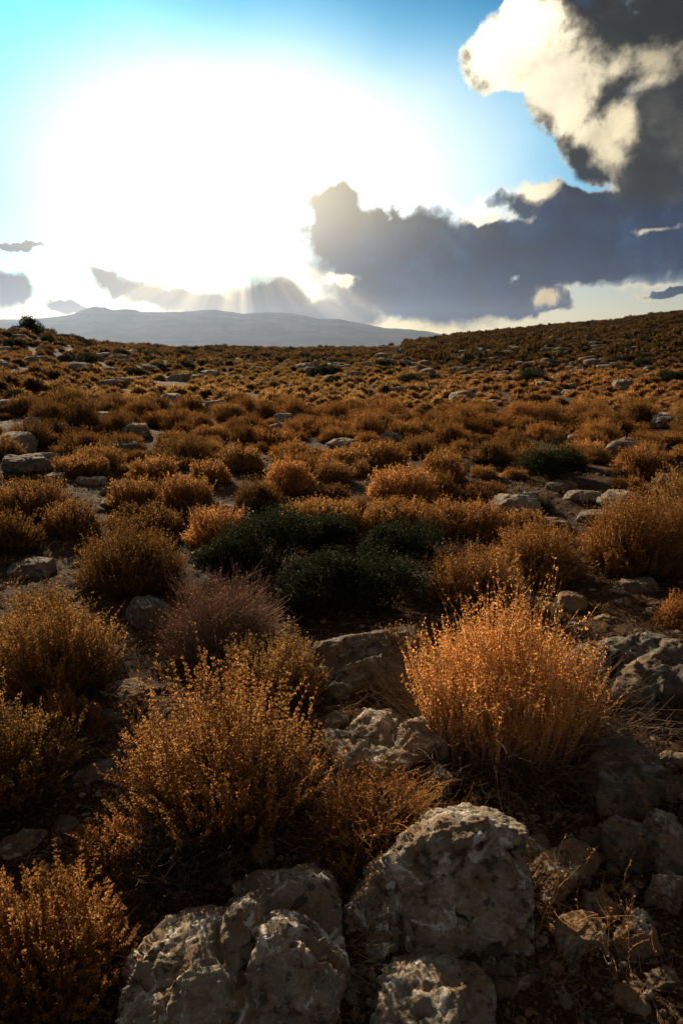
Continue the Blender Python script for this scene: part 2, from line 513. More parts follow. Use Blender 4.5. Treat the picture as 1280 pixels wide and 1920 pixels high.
def ground_mat():
    m, T = mat('soil')
    tc_ = T.n('ShaderNodeTexCoord').outputs['Object']
    n1 = T.noise(tc_, 0.8, 6, 0.6)
    n2 = T.noise(tc_, 9.0, 8, 0.7)
    n3 = T.noise(tc_, 60.0, 6, 0.7)
    c = T.mix(T.step(n1, 0.35, 0.65), (0.034, 0.021, 0.013), (0.085, 0.040, 0.018))
    c = T.mix(T.m('MULTIPLY', T.step(n2, 0.45, 0.62), 0.5), c, (0.11, 0.056, 0.026))
    c = T.mix(T.m('MULTIPLY', T.step(n3, 0.5, 0.62), 0.55), c, (0.025, 0.018, 0.013))
    sx = T.n('ShaderNodeSeparateXYZ'); T.put(sx.inputs[0], tc_)
    hill = T.m('MULTIPLY', T.step(T.m('ADD', sx.outputs[1], T.m('MULTIPLY', n1, 20.0)), 45, 75), T.step(sx.outputs[0], 0, 14))
    c = T.mix(T.m('MULTIPLY', hill, 0.85), c, (0.030, 0.026, 0.019))        # hill soil darkened to stand in for cloud shadow
    vo = T.vor(tc_, 70.0, out='Color')
    sp = T.n('ShaderNodeSeparateColor'); T.put(sp.inputs[0], vo)
    c = T.mix(T.step(sp.outputs[0], 0.88, 0.92), c, (0.15, 0.095, 0.055))
    b = T.n('ShaderNodeBsdfPrincipled')
    T.put(b.inputs['Base Color'], c); b.inputs['Roughness'].default_value = 0.95
    b.inputs['Specular IOR Level'].default_value = 0.1
    bp = T.n('ShaderNodeBump'); bp.inputs['Strength'].default_value = 0.8; bp.inputs['Distance'].default_value = 0.02
    T.put(bp.inputs['Height'], T.m('ADD', n2, T.m('MULTIPLY', n3, 0.5)))
    T.t.links.new(bp.outputs[0], b.inputs['Normal'])
    o = T.n('ShaderNodeOutputMaterial'); T.t.links.new(b.outputs[0], o.inputs[0])
    return m
M_SOIL = ground_mat()

def mountain_mat():
    m, T = mat('far_slope')
    tc_ = T.n('ShaderNodeTexCoord').outputs['Object']
    n1 = T.noise(tc_, 0.004, 8, 0.6)
    c = T.mix(T.step(n1, 0.35, 0.65), (0.07, 0.065, 0.05), (0.13, 0.11, 0.085))
    b = T.n('ShaderNodeBsdfDiffuse'); T.put(b.inputs[0], c)
    o = T.n('ShaderNodeOutputMaterial'); T.t.links.new(b.outputs[0], o.inputs[0])
    return m
M_MTN = mountain_mat()

# ------------------------------------------------------------------ the land
def build_ground():
    r = [0.0]
    r += list(np.geomspace(0.25, 1.0, 14)[:-1])
    r += list(np.geomspace(1.0, 12, 400)[:-1])
    r += list(np.geomspace(12, 420, 330)[:-1])
    r += list(np.geomspace(420, 45000, 26))
    r = np.array(r)
    th = np.concatenate([np.linspace(-180, -48, 60)[:-1], np.linspace(-48, -36, 60)[:-1], np.linspace(-36, 36, 560)[:-1], np.linspace(36, 48, 60)[:-1], np.linspace(48, 180, 60)[:-1]])
    RR, TT = np.meshgrid(r, np.radians(th), indexing='ij')
    x, y = (RR * np.sin(TT)).ravel(), (RR * np.cos(TT)).ravel()
    z = soil(x, y)
    V = np.stack([x, y, z], 1)
    nr, nt = len(r), len(th)
    i, j = np.meshgrid(np.arange(nr - 1), np.arange(nt), indexing='ij')
    j2 = (j + 1) % nt
    F = np.stack([i * nt + j, i * nt + j2, (i + 1) * nt + j2, (i + 1) * nt + j], -1).reshape(-1, 4)[:, ::-1]
    me = make_mesh('ground', V, F, [M_SOIL], smooth=True)
    link('ground', me, kind='structure')
build_ground()

def build_mountains():
    prof = [(-900, 618), (-400, 606), (-100, 600), (0, 599), (60, 598), (110, 594), (140, 588), (160, 579), (175, 575), (195, 577), (215, 582), (240, 584), (290, 585), (335, 585), (370, 582), (400, 580), (425, 584),
            (455, 588), (500, 585), (545, 587), (575, 592), (600, 598), (635, 598), (660, 603), (690, 609), (720, 615), (760, 617), (795, 620), (830, 627), (880, 637), (940, 645), (1100, 650)]
    A, E = [], []
    for x, y in prof:
        a, e = px_ae(x, y); A.append(a); E.append(e)
    th = np.linspace(-62, 18, 700)
    e = np.interp(th, A, E)
    D = 6200.0
    ridge = np.tan(np.radians(e)) * D / 1.0 + CAM_H
    rows = [(4300, 0.0), (4600, .16), (4900, .34), (5200, .5), (5500, .66), (5800, .82), (6050, .94), (6200, 1.0), (6400, .93), (6900, .6), (7500, .0)]
    V = []
    for d, k in rows:
        t = np.radians(th)
        p = np.stack([np.sin(t) * d, np.cos(t) * d, np.zeros_like(t)], 1)
        sp = 1 + 0.30 * fbm(p / 520.0, 4) * (1 - abs(k - .5) * 0.2) * (1 if k < 0.99 else 0.0)
        z = -26 + (ridge + 26) * k * sp + (6 * fbm(p / 90.0, 3) if k > .99 else 0)
        p[:, 2] = z
        V.append(p)
    V = np.concatenate(V)
    nt = len(th)
    i, j = np.meshgrid(np.arange(len(rows) - 1), np.arange(nt - 1), indexing='ij')
    F = np.stack([i * nt + j, i * nt + j + 1, (i + 1) * nt + j + 1, (i + 1) * nt + j], -1).reshape(-1, 4)[:, ::-1]
    link('mountain_range', make_mesh('mountain_range', V, F, [M_MTN], smooth=True), kind='structure')
build_mountains()

# the air between here and the mountains
def build_haze():
    x0, x1, y0, y1, z0, z1 = -9000, 5000, -300, 7600, -27.5, 420
    V = [(x, y, z) for x in (x0, x1) for y in (y0, y1) for z in (z0, z1)]
    F = np.array([(0, 1, 3, 2), (4, 6, 7, 5), (0, 4, 5, 1), (2, 3, 7, 6), (0, 2, 6, 4), (1, 5, 7, 3)])
    m, T = mat('haze_air')
    pv = T.n('ShaderNodeVolumePrincipled')
    pv.inputs['Color'].default_value = (0.52, 0.68, 1.0, 1)
    pv.inputs['Density'].default_value = 0.000042
    pv.inputs['Anisotropy'].default_value = 0.55
    o = T.n('ShaderNodeOutputMaterial'); T.t.links.new(pv.outputs[0], o.inputs['Volume'])
    link('haze', make_mesh('haze', V, F, [m]), kind='stuff')
build_haze()

# ------------------------------------------------------------------ shrubs
def tubes(P, rad, k=3):
    """P (n,s,3) polylines, rad (n,s) -> vertices, quads"""
    n, s, _ = P.shape
    d = np.gradient(P, axis=1)
    d /= np.linalg.norm(d, axis=2, keepdims=True) + 1e-9
    up = np.where(np.abs(d[..., 2:3]) > 0.9, np.array([1.0, 0, 0]), np.array([0, 0, 1.0]))
    a = np.cross(d, up); a /= np.linalg.norm(a, axis=2, keepdims=True) + 1e-9
    b = np.cross(d, a)
    ang = np.arange(k) * 2 * np.pi / k
    V = P[:, :, None, :] + rad[:, :, None, None] * (np.cos(ang)[:, None] * a[:, :, None, :] + np.sin(ang)[:, None] * b[:, :, None, :])
    idx = np.arange(n * s * k).reshape(n, s, k)
    nx = np.roll(idx, -1, axis=2)
    F = np.stack([idx[:, :-1], nx[:, :-1], nx[:, 1:], idx[:, 1:]], -1).reshape(-1, 4)
    return V.reshape(-1, 3), F

def unit(v):
    return v / (np.linalg.norm(v, axis=-1, keepdims=True) + 1e-9)

def leafquads(P, D, L, W, rng, cup=0.3):
    """P base points, D directions, length L, width W"""
    n = len(P)
    s = unit(np.cross(D, rng.normal(size=(n, 3))))
    u = np.cross(D, s)
    L = L[:, None]; W = W[:, None]
    V = np.stack([P, P + D * L * .5 + s * W * .5 + u * L * cup * .5, P + D * L, P + D * L * .5 - s * W * .5 + u * L * cup * .5], 1).reshape(-1, 3)
    F = np.arange(4 * n).reshape(n, 4)
    return V, F

def grow(base, dirs, length, seg, rng, up=0.25, wig=0.10):
    """polylines from base points growing along dirs, bending up or down, wiggling"""
    n = len(base)
    P = np.zeros((n, seg + 1, 3)); P[:, 0] = base
    d = unit(dirs.copy())
    ds = (length / seg)[:, None]
    for k in range(seg):
        P[:, k + 1] = P[:, k] + d * ds
        d = d + rng.normal(size=(n, 3)) * wig
        d[:, 2] += up if not hasattr(up, '__len__') else up
        d = unit(d)
    return P

def sample_on(P, ids, t):
    s = P.shape[1] - 1
    x = np.clip(t * s, 0, s - 1e-4); i = x.astype(int); f = (x - i)[:, None]
    a, b = P[ids, i], P[ids, i + 1]
    return a * (1 - f) + b * f, unit(b - a)

DRY = dict(leaf=(0.72, 0.43, 0.165), stem=(0.55, 0.36, 0.165), dead=(0.17, 0.135, 0.105))
def dry_shrub(seed, W=0.6, Hh=0.6, nst=700, seg=7, leaves=26, leaf=0.0075, stem_r=0.0011, tilt=55, up=0.10, twigs=3, dead=0.5,
              wig=0.10, depth=None, spread=0.30, lean=(0, 0), leaf_from=0.35, pal=DRY, core=0, ragged=0.25):
    """dome of thin stems that stand close and fan outward, set with small dry leaves; grey dead twigs low down.
    returns (stem mesh data, leaf mesh data)"""
    rng = np.random.RandomState(seed)
    Dp = depth or W
    phi = rng.rand(nst) * 2 * np.pi
    u = np.sqrt(rng.rand(nst))
    base = np.stack([np.cos(phi) * u * spread * W, np.sin(phi) * u * spread * Dp, np.full(nst, -0.03)], 1)
    tl = np.radians(tilt) * u ** 1.2 + rng.normal(size=nst) * 0.10
    lump = 1 + 0.28 * pnoise(np.stack([np.cos(phi) * u * 2.3 + seed, np.sin(phi) * u * 2.3, np.zeros(nst)], 1)) / 0.5 * 0.6
    dr = np.stack([np.cos(phi) * np.sin(tl) + lean[0], np.sin(phi) * np.sin(tl) + lean[1], np.cos(tl)], 1)
    reach = (W / 2 - spread * W * u) / np.maximum(np.sin(np.abs(tl)), 0.35)
    ln = np.minimum(Hh * 1.05, np.maximum(reach, Hh * 0.62)) * lump * (0.72 + 0.36 * rng.rand(nst) ** 0.7)
    ln = ln * (1 - ragged * np.clip(1.6 * pnoise(dr * 1.7 + seed * 3.1) + .15, 0, 1.6))
    stray = rng.rand(nst) < 0.05
    ln[stray] *= 1.15
    P = grow(base, dr, ln, seg, rng, up=up, wig=wig)
    rad = np.linspace(1.35, 0.55, seg + 1)[None] * stem_r * (0.8 + 0.5 * rng.rand(nst))[:, None]
    Vs, Fs = tubes(P, rad)
    tt = np.repeat(np.tile(np.linspace(0, 1, seg + 1), nst), 3)
    tone = np.repeat(0.7 + 0.6 * rng.rand(nst), (seg + 1) * 3)
    c0, c1 = np.array(pal['dead']), np.array(pal['stem'])
    k = sstep(0.15, 0.7, tt)[:, None]
    Cs = (c0 * (1 - k) + c1 * k) * tone[:, None]
    VV, FF, CC = [Vs], [Fs], [Cs]
    off = len(Vs)
    allP = [P]
    if twigs:
        ids = np.repeat(np.arange(nst), twigs)
        t = 0.3 + 0.6 * rng.rand(len(ids))
        b, d = sample_on(P, ids, t)
        dd = unit(d + rng.normal(size=b.shape) * 0.45)
        tl_ = ln[ids] * (0.10 + 0.16 * rng.rand(len(ids)))
        Pt = grow(b, dd, tl_, 3, rng, up=0.12, wig=0.15)
        V, F = tubes(Pt, np.tile([0.8, 0.7, 0.6, 0.4], (len(ids), 1)) * stem_r)
        VV.append(V); FF.append(F + off); off += len(V)
        CC.append(np.tile(c1 * 0.95, (len(V), 1)) * np.repeat(0.7 + .6 * rng.rand(len(ids)), 12)[:, None])
        allP.append(Pt)
    nd = int(nst * dead)
    if nd:
        phi = rng.rand(nd) * 2 * np.pi; u = np.sqrt(rng.rand(nd))
        base = np.stack([np.cos(phi) * u * spread * W * 1.05, np.sin(phi) * u * spread * Dp * 1.05, np.full(nd, -0.02)], 1)
        tl = np.radians(20 + 60 * rng.rand(nd))
        dr = np.stack([np.cos(phi) * np.sin(tl), np.sin(phi) * np.sin(tl), np.cos(tl)], 1)
        Pd = grow(base, dr, Hh * (0.35 + 0.4 * rng.rand(nd)), 5, rng, up=-0.05, wig=0.25)
        V, F = tubes(Pd, np.linspace(1.1, 0.4, 6)[None] * stem_r * np.ones((nd, 1)))
        VV.append(V); FF.append(F + off); off += len(V)
        CC.append(np.tile(c0, (len(V), 1)) * np.repeat(0.6 + 1.0 * rng.rand(nd), 18)[:, None])
    if core:        # the dense tangle of dead wood inside
        d = unit(rng.normal(size=(core, 3))); d[:, 2] = np.abs(d[:, 2])
        b = d * np.array([W * .30, Dp * .30, Hh * .55]) * rng.rand(core, 1) ** .5
        V, F = leafquads(b, unit(d + rng.normal(size=d.shape) * .8), W * .16 * np.ones(core), W * .05 * np.ones(core), rng)
        VV.append(V); FF.append(F + off); off += len(V)
        CC.append(np.tile(c0 * .7, (len(V), 1)) * np.repeat(0.5 + rng.rand(core), 4)[:, None])
    stems = (np.concatenate(VV), np.concatenate(FF), np.concatenate(CC))
    # small leaves set along stems and twigs
    LP, LD, LT = [], [], []
    for Pq, per, lo in ((P, leaves, leaf_from), (allP[1] if twigs else None, max(1, leaves // 4), 0.1)):
        if Pq is None: continue
        n = len(Pq)
        ids = np.repeat(np.arange(n), per)
        t = lo + (1 - lo) * rng.rand(len(ids)) ** 0.85
        t = (np.floor(t * 24) + 0.28 * rng.rand(len(ids))) / 24      # in whorls
        b, d = sample_on(Pq, ids, np.clip(t, 0, 1))
        dd = unit(d * 0.9 + unit(rng.normal(size=b.shape)) * 0.85)
        LP.append(b + dd * stem_r); LD.append(dd); LT.append(0.55 + 0.75 * rng.rand(n)[ids] * (0.75 + 0.5 * rng.rand(len(ids))))
    LP, LD, LT = np.concatenate(LP), np.concatenate(LD), np.concatenate(LT)
    n = len(LP)
    V, F = leafquads(LP, LD, leaf * (0.6 + 0.8 * rng.rand(n)), leaf * 0.62 * (0.6 + 0.7 * rng.rand(n)), rng)
    c = np.array(pal['leaf'])[None] * np.repeat(LT, 4)[:, None]
    hue = np.repeat(rng.rand(n), 4)[:, None]
    c = c * (1 + (hue - .5) * np.array([0.1, 0.35, 0.5]))
    return stems, (V, F, c)

def add_shrub(x, y, data, label, cat='shrub', group=None, rz=0.0, sc=1.0, color=(1, 1, 1), names=('stems', 'leaves'), name='dry_shrub', mats=None):
    root = link(name, None, (x, y, terr1(x, y)), rz, sc, label=label, category=cat, group=group)
    mm = mats or (M_TWIG, M_DRY)
    for d, nm, mt in zip(data, names, mm):
        me = d if isinstance(d, bpy.types.Mesh) else make_mesh(nm, d[0], d[1], [mt], col=d[2])
        link(nm, me, parent=root, color=color)
    return root

def evergreen(seed, W=0.5, Hh=0.35, lumps=7, nleaf=9000, leaf=0.014, c=(0.036, 0.045, 0.017)):
    """low mound of small leathery leaves on forked woody stems"""
    rng = np.random.RandomState(seed)
    cs, rs = [], []
    for k in range(lumps):
        a = rng.rand() * 2 * np.pi; q = 0.0 if k == 0 else rng.uniform(0.18, 0.34)
        rr = rng.uniform(0.16, 0.27) * (W if k else W * 1.2)
        cs.append((math.cos(a) * q * W, math.sin(a) * q * W, Hh * (0.35 if k else 0.45) * rng.uniform(0.8, 1.3))); rs.append((rr, rr, min(rr, Hh * 0.62) * rng.uniform(.7, 1.2)))
    cs, rs = np.array(cs), np.array(rs)
    k = rng.randint(lumps, size=nleaf)
    d = unit(rng.normal(size=(nleaf, 3))); d[:, 2] = np.abs(d[:, 2]) * 1.0 - 0.25
    d = unit(d)
    q = 1 + 0.55 * fbm(d * 3.4 + k[:, None] * 7.7, 3) + 0.12 * pnoise(d * 11 + k[:, None])
    P = cs[k] + d * rs[k] * (q * (1 - 0.35 * rng.rand(nleaf) ** 2.2))[:, None]
    P[:, 2] = np.maximum(P[:, 2], 0.0)
    D_ = unit(d * 0.8 + unit(rng.normal(size=d.shape)))
    V, F = leafquads(P, D_, leaf * (0.6 + .7 * rng.rand(nleaf)), leaf * .6 * (0.7 + .6 * rng.rand(nleaf)), rng)
    col = np.array(c)[None] * np.repeat(0.55 + 0.9 * rng.rand(nleaf) ** 1.5, 4)[:, None]
    y_ = np.repeat(rng.rand(nleaf) < 0.06, 4)
    col[y_] = col[y_] * np.array([1.8, 1.6, 1.2])
    n = 90
    ids = rng.randint(lumps, size=n)
    base = np.tile([0, 0, -0.02], (n, 1)) + rng.normal(size=(n, 3)) * np.array([.08 * W, .08 * W, 0])
    tgt = cs[ids] + unit(rng.normal(size=(n, 3))) * rs[ids] * 0.8
    tgt[:, 2] = np.maximum(tgt[:, 2], 0.03)
    L = np.linalg.norm(tgt - base, axis=1)
    Pp = grow(base, tgt - base, L, 5, rng, up=0.0, wig=0.12)
    Vt, Ft = tubes(Pp, np.linspace(1.5, 0.4, 6)[None] * 0.003 * np.ones((n, 1)))
    return (Vt, Ft, np.tile((0.10, 0.075, 0.055), (len(Vt), 1))), (V, F, col)

def add_evergreen(x, y, data, label, rz=0, sc=1.0, group=None, color=(1, 1, 1)):
    return add_shrub(x, y, data, label, 'evergreen shrub', group, rz, sc, color, ('stems', 'foliage'), 'evergreen_shrub', (M_TWIG, M_GREEN))

# ------------------------------------------------------------------ stones
def ico(sub):
    import bmesh
    bm = bmesh.new(); bmesh.ops.create_icosphere(bm, subdivisions=sub, radius=1.0)
    V = np.array([v.co[:] for v in bm.verts]); F = np.array([[v.index for v in f.verts] for f in bm.faces]); bm.free()
    return V, F
ICO = {k: ico(k) for k in (1, 2, 3, 4, 5, 6)}

def stone_shape(seed, dims, sub=5, planes=13, rough=1.0, pits=True):
    """angular weathered stone: a ball cut by planes, then broken and pitted by noise"""
    rng = np.random.RandomState(seed)
    V, F = ICO[sub]
    nrm = unit(rng.normal(size=(planes, 3)) * np.array([1, 1, 0.9])); h = rng.uniform(0.55, 0.9, planes)
    nrm = np.concatenate([nrm, [[0.1, -0.1, 1]]]); h = np.append(h, 0.62)
    dn = V @ unit(nrm).T
    rr = np.where(dn > 0.05, h[None] / np.maximum(dn, 0.05), 9)
    kk = 34.0
    r = -np.log(np.exp(-kk * rr).sum(1) + np.exp(-kk * 1.0)) / kk
    r = r * (1 + 0.09 * rough * fbm(V * 1.7 + seed, 3))
    W_ = V * r[:, None]
    if sub >= 4:
        r2 = 0.05 * rough * ridged(W_ * 3.4 + seed * 1.3, 4, 0.55) + 0.018 * rough * fbm(W_ * 13 + seed, 3, 0.6)
        if pits:
            a, b = worley(W_ * 7.0 + seed, seed)
            r2 = r2 - 0.045 * rough * sstep(0.36, 0.1, a) - 0.03 * sstep(0.05, 0.0, b - a) * sstep(.0, .3, pnoise(W_ * 2 + 3))
        r2 = r2 * .7 + 0.05 * rough * facets(W_ * 2.1 + fbm(W_ * 3, 2)[:, None] * .12, seed) + 0.018 * rough * facets(W_ * 6.3, seed + 1)
        W_ = W_ + V * r2[:, None]
    else:
        W_ = W_ * (1 + 0.05 * pnoise(V * 3 + seed))[:, None]
    W_ = W_ * np.array(dims) / 2 / 0.82
    return W_, F

def add_stone(px, py, w, h, label, seed, m=None, sub=5, depth=1.0, sink=0.25, group=None, rz=None, cat='rock', name='rock', rough=1.0, color=None):
    """a stone whose foot shows at photo point (px, py), w x h photo pixels there"""
    x, y, z, s = gp(px, py)
    dims = (w * s * 0.95, w * s * depth, h * s * 1.1)
    W_, F = stone_shape(seed, dims, sub, rough=rough)
    y += dims[1] * 0.4
    me = make_mesh(name, W_, F, [m or M_ROCK], smooth=True)
    z = terr1(x, y) + dims[2] * (0.5 - sink)
    return link(name, me, (x, y, z), (seed * 1.7) % 6.28 if rz is None else rz, label=label, category=cat, group=group)

def hull_rock(name, hulls, label, m, voxel=0.008, back=0.14, amp=1.15, seed=3, cracks=()):
    """a big rock built of several cracked blocks: every block is a hull of surveyed corner points, merged, then weathered"""
    import bmesh
    bm = bmesh.new()
    allp = [P3(*p) for hl in hulls for p in hl]
    cx = sum(p[0] for p in allp) / len(allp); cy = sum(p[1] for p in allp) / len(allp)
    cz = terr1(cx, cy)
    for hl in hulls:
        pts = []
        for p in hl:
            q = P3(*p[:3]); pts.append(q)
            bk = p[3] if len(p) > 3 else back
            pts.append((q[0] * 1.02, q[1] + bk, q[2] - bk * 0.55)); pts.append((q[0], q[1] + bk * 0.5, cz - 0.12))
        vs = [bm.verts.new((p[0] - cx, p[1] - cy, p[2] - cz)) for p in pts]
        r = bmesh.ops.convex_hull(bm, input=vs)
        junk = set(g for g in r['geom_interior'] + r['geom_unused'] if isinstance(g, bmesh.types.BMVert))
        bmesh.ops.delete(bm, geom=list(junk), context='VERTS')
    me = bpy.data.meshes.new(name); bm.to_mesh(me); bm.free()
    o = bpy.data.objects.new('rough_block', me); COL.objects.link(o)
    md = o.modifiers.new('r', 'REMESH'); md.mode = 'VOXEL'; md.voxel_size = voxel
    md2 = o.modifiers.new('s', 'SMOOTH'); md2.factor = 0.5; md2.iterations = 2
    dg = bpy.context.evaluated_depsgraph_get()
    ev = o.evaluated_get(dg).to_mesh()
    n = len(ev.vertices)
    V = np.zeros(n * 3, np.float32); ev.vertices.foreach_get('co', V); V = V.reshape(-1, 3).astype(float)
    NN = np.zeros(n * 3, np.float32); ev.vertices.foreach_get('normal', NN); NN = NN.reshape(-1, 3)
    F = np.array([p.vertices[:] for p in ev.polygons])
    o.evaluated_get(dg).to_mesh_clear()
    bpy.data.objects.remove(o); bpy.data.meshes.remove(me)
    Vw = V + 0.012 * np.stack([pnoise(V * 14 + k_) for k_ in (1, 5, 9)], 1)
    d = 0.008 * fbm(V * 6.5 + seed, 3, 0.5) + 0.005 * ridged(V * 17 + seed, 5, 0.62) + 0.014 * facets(Vw * 4.2, seed) + 0.0028 * facets(Vw * 19, seed + 1) + 0.0013 * facets(Vw * 60, seed + 2) - 0.010
    a, b = worley(V * 21 + seed, seed)
    msk = sstep(-0.1, 0.25, pnoise(V * 6 + 11))
    d = d - 0.010 * sstep(0.4, 0.1, a) * msk - 0.002 * sstep(0.5, 0.1, worley(V * 70 + 3, 5)[0])
    a, b = worley(V * 4.2 + seed + fbm(V * 9, 2)[:, None] * 0.25, seed + 4)
    d = d - 0.020 * sstep(0.06, 0.0, b - a) * sstep(0.0, 0.22, pnoise(V * 3.3 + seed * 2))
    d = d + 0.0035 * fbm(V * 75, 3, 0.6)
    for pl, wd, dp in cracks:          # cracks one can see, each along a surveyed line
        q = np.array([P3(*p) for p in pl]) - np.array([cx, cy, cz])
        V2 = V + fbm(V * 22 + 4, 3)[:, None] * 0.008
        for a_, b_ in zip(q[:-1], q[1:]):
            ab = b_ - a_
            t = np.clip(((V2 - a_) @ ab) / (ab @ ab), 0, 1)
            dist = np.linalg.norm(V2 - a_ - t[:, None] * ab, axis=1)

            d = d - dp * np.exp(-(dist / wd) ** 2)
    V = V + NN * (d * amp)[:, None]
    me = make_mesh(name, V, F, [m], smooth=True)
    return link(name, me, (cx, cy, cz), label=label, category='rock')

# ------------------------------------------------------------------ the big rocks at the viewer's feet
hull_rock('boulder', [
    [(645, 1705, 1.60), (650, 1800, 1.50), (700, 1860, 1.43), (850, 1865, 1.42), (1000, 1830, 1.46), (1003, 1735, 1.50), (1000, 1650, 1.56),
     (985, 1610, 1.58), (870, 1585, 1.60), (760, 1600, 1.62), (700, 1650, 1.60)],
    [(757, 1590, 1.64), (800, 1550, 1.66), (832, 1532, 1.66), (860, 1580, 1.59), (790, 1600, 1.60)],
    [(832, 1533, 1.66), (900, 1534, 1.66), (905, 1565, 1.60), (860, 1580, 1.59), (960, 1585, 1.60), (987, 1566, 1.63), (945, 1542, 1.66), (988, 1600, 1.58)],
    [(645, 1700, 1.62), (700, 1655, 1.64), (730, 1700, 1.53), (740, 1830, 1.43), (690, 1850, 1.42), (650, 1790, 1.50)],
], 'big angular grey boulder with a cracked cap, tallest rock in the foreground', M_BOULDER, 0.0055, seed=3, cracks=[([(900, 1592, 1.59), (930, 1578, 1.60), (965, 1598, 1.59), (1000, 1615, 1.57)], .012, .05), ([(868, 1600, 1.59), (835, 1612, 1.60), (800, 1625, 1.60)], .010, .03), ([(770, 1600, 1.61), (800, 1640, 1.58), (845, 1680, 1.55), (850, 1760, 1.50)], .009, .026), ([(700, 1660, 1.60), (745, 1720, 1.53), (760, 1820, 1.45)], .012, .03)])
hull_rock('boulder', [
    [(205, 1930, 1.20), (232, 1830, 1.28), (270, 1778, 1.34), (335, 1733, 1.42), (408, 1722, 1.44), (412, 1785, 1.34), (400, 1900, 1.22), (300, 2060, 1.08), (540, 2060, 1.08), (500, 1850, 1.26)],
    [(402, 1732, 1.49), (440, 1680, 1.56), (490, 1662, 1.58), (588, 1648, 1.60), (612, 1665, 1.59), (632, 1705, 1.55), (640, 1780, 1.47), (480, 1800, 1.43), (430, 1770, 1.45)],
    [(408, 1800, 1.33), (428, 1722, 1.40), (468, 1698, 1.42), (486, 1722, 1.40), (482, 1790, 1.33), (430, 1850, 1.27)],
    [(462, 1830, 1.27), (488, 1757, 1.33), (528, 1748, 1.34), (560, 1768, 1.32), (580, 1820, 1.28), (642, 1838, 1.28), (622, 1885, 1.22), (480, 1900, 1.20)],
], 'pale lichened boulder of several fused lumps at the bottom left of centre', M_BOULDER, 0.0055, seed=8, cracks=[([(415, 1722, 1.43), (412, 1790, 1.34), (440, 1850, 1.27)], .012, .045), ([(492, 1710, 1.42), (484, 1790, 1.34), (455, 1840, 1.28)], .013, .05), ([(500, 1740, 1.42), (570, 1755, 1.40), (600, 1815, 1.36), (650, 1840, 1.33)], .014, .05), ([(440, 1860, 1.26), (540, 1880, 1.24)], .02, .02)])
hull_rock('boulder', [
    [(690, 1925, 1.25), (700, 1872, 1.30), (742, 1835, 1.35), (792, 1805, 1.39), (850, 1812, 1.38), (880, 1850, 1.31), (820, 2020, 1.14), (700, 2020, 1.14)],
    [(840, 1818, 1.38), (900, 1824, 1.38), (926, 1850, 1.35), (934, 1925, 1.26), (905, 2020, 1.15), (830, 2020, 1.15)],
], 'ochre-crested rock below the biggest boulder at the bottom edge', M_BOULDER, 0.006, back=0.12, seed=15)
hull_rock('rock', [
    [(900, 1800, 1.42), (935, 1768, 1.45), (990, 1788, 1.45), (1002, 1830, 1.42), (995, 1870, 1.37), (900, 1870, 1.37)],
], 'dull brown squarish rock tucked under the right foot of the biggest boulder', M_ROCKD, 0.006, back=0.10, seed=21)
hull_rock('rock', [
    [(322, 1742, 1.56), (370, 1690, 1.68), (450, 1662, 1.76), (500, 1660, 1.76), (470, 1720, 1.62), (380, 1770, 1.52)],
], 'low olive-brown slab behind the lumpy lichened boulder', M_ROCKD, 0.007, back=0.12, seed=25)
# ledge on the right with a hollow worn into it
hull_rock('rock_ledge', [
    [(1085, 1200, 3.15), (1160, 1192, 3.20), (1300, 1200, 3.15), (1300, 1222, 3.05), (1100, 1225, 3.05)],
    [(1085, 1205, 3.12), (1140, 1210, 3.05), (1135, 1290, 2.80), (1100, 1300, 2.78), (1060, 1230, 3.0)],
    [(1195, 1230, 2.98), (1245, 1212, 3.02), (1250, 1300, 2.72), (1200, 1310, 2.70), (1150, 1300, 2.72), (1150, 1280, 2.78)],
    [(1245, 1205, 3.06), (1330, 1200, 3.1), (1330, 1290, 2.75), (1245, 1300, 2.76)],
], 'long rock ledge with a hollow in its face on the right', M_ROCKD, 0.011, seed=31)
hull_rock('rock', [
    [(600, 1380, 2.42), (690, 1335, 2.55), (745, 1350, 2.52), (740, 1400, 2.36), (640, 1440, 2.22)],
    [(650, 1420, 2.30), (720, 1375, 2.42), (800, 1345, 2.50), (830, 1400, 2.35), (720, 1450, 2.20)],
], 'split tan rock left of the foot of the tallest golden shrub', M_BOULDER, 0.009, seed=36)
hull_rock('rock', [
    [(510, 1180, 3.15), (560, 1160, 3.2), (575, 1240, 2.92), (520, 1250, 2.9)],
    [(575, 1175, 3.12), (650, 1155, 3.17), (720, 1150, 3.18), (735, 1200, 3.02), (640, 1265, 2.82), (580, 1250, 2.88)],
    [(700, 1150, 3.2), (790, 1145, 3.25), (780, 1230, 2.95), (700, 1240, 2.9)],
], 'rough grey rock face directly beneath the dark evergreen shrubs', M_ROCKD, 0.011, seed=41).location.z -= 0.10
hull_rock('rock', [
    [(1100, 1470, 2.10), (1125, 1385, 2.32), (1180, 1380, 2.35), (1250, 1420, 2.25), (1270, 1450, 2.15), (1200, 1510, 2.02), (1110, 1510, 2.02)],
], 'dark rounded boulder with a brown cap at the right', M_ROCKD, 0.009, seed=45)

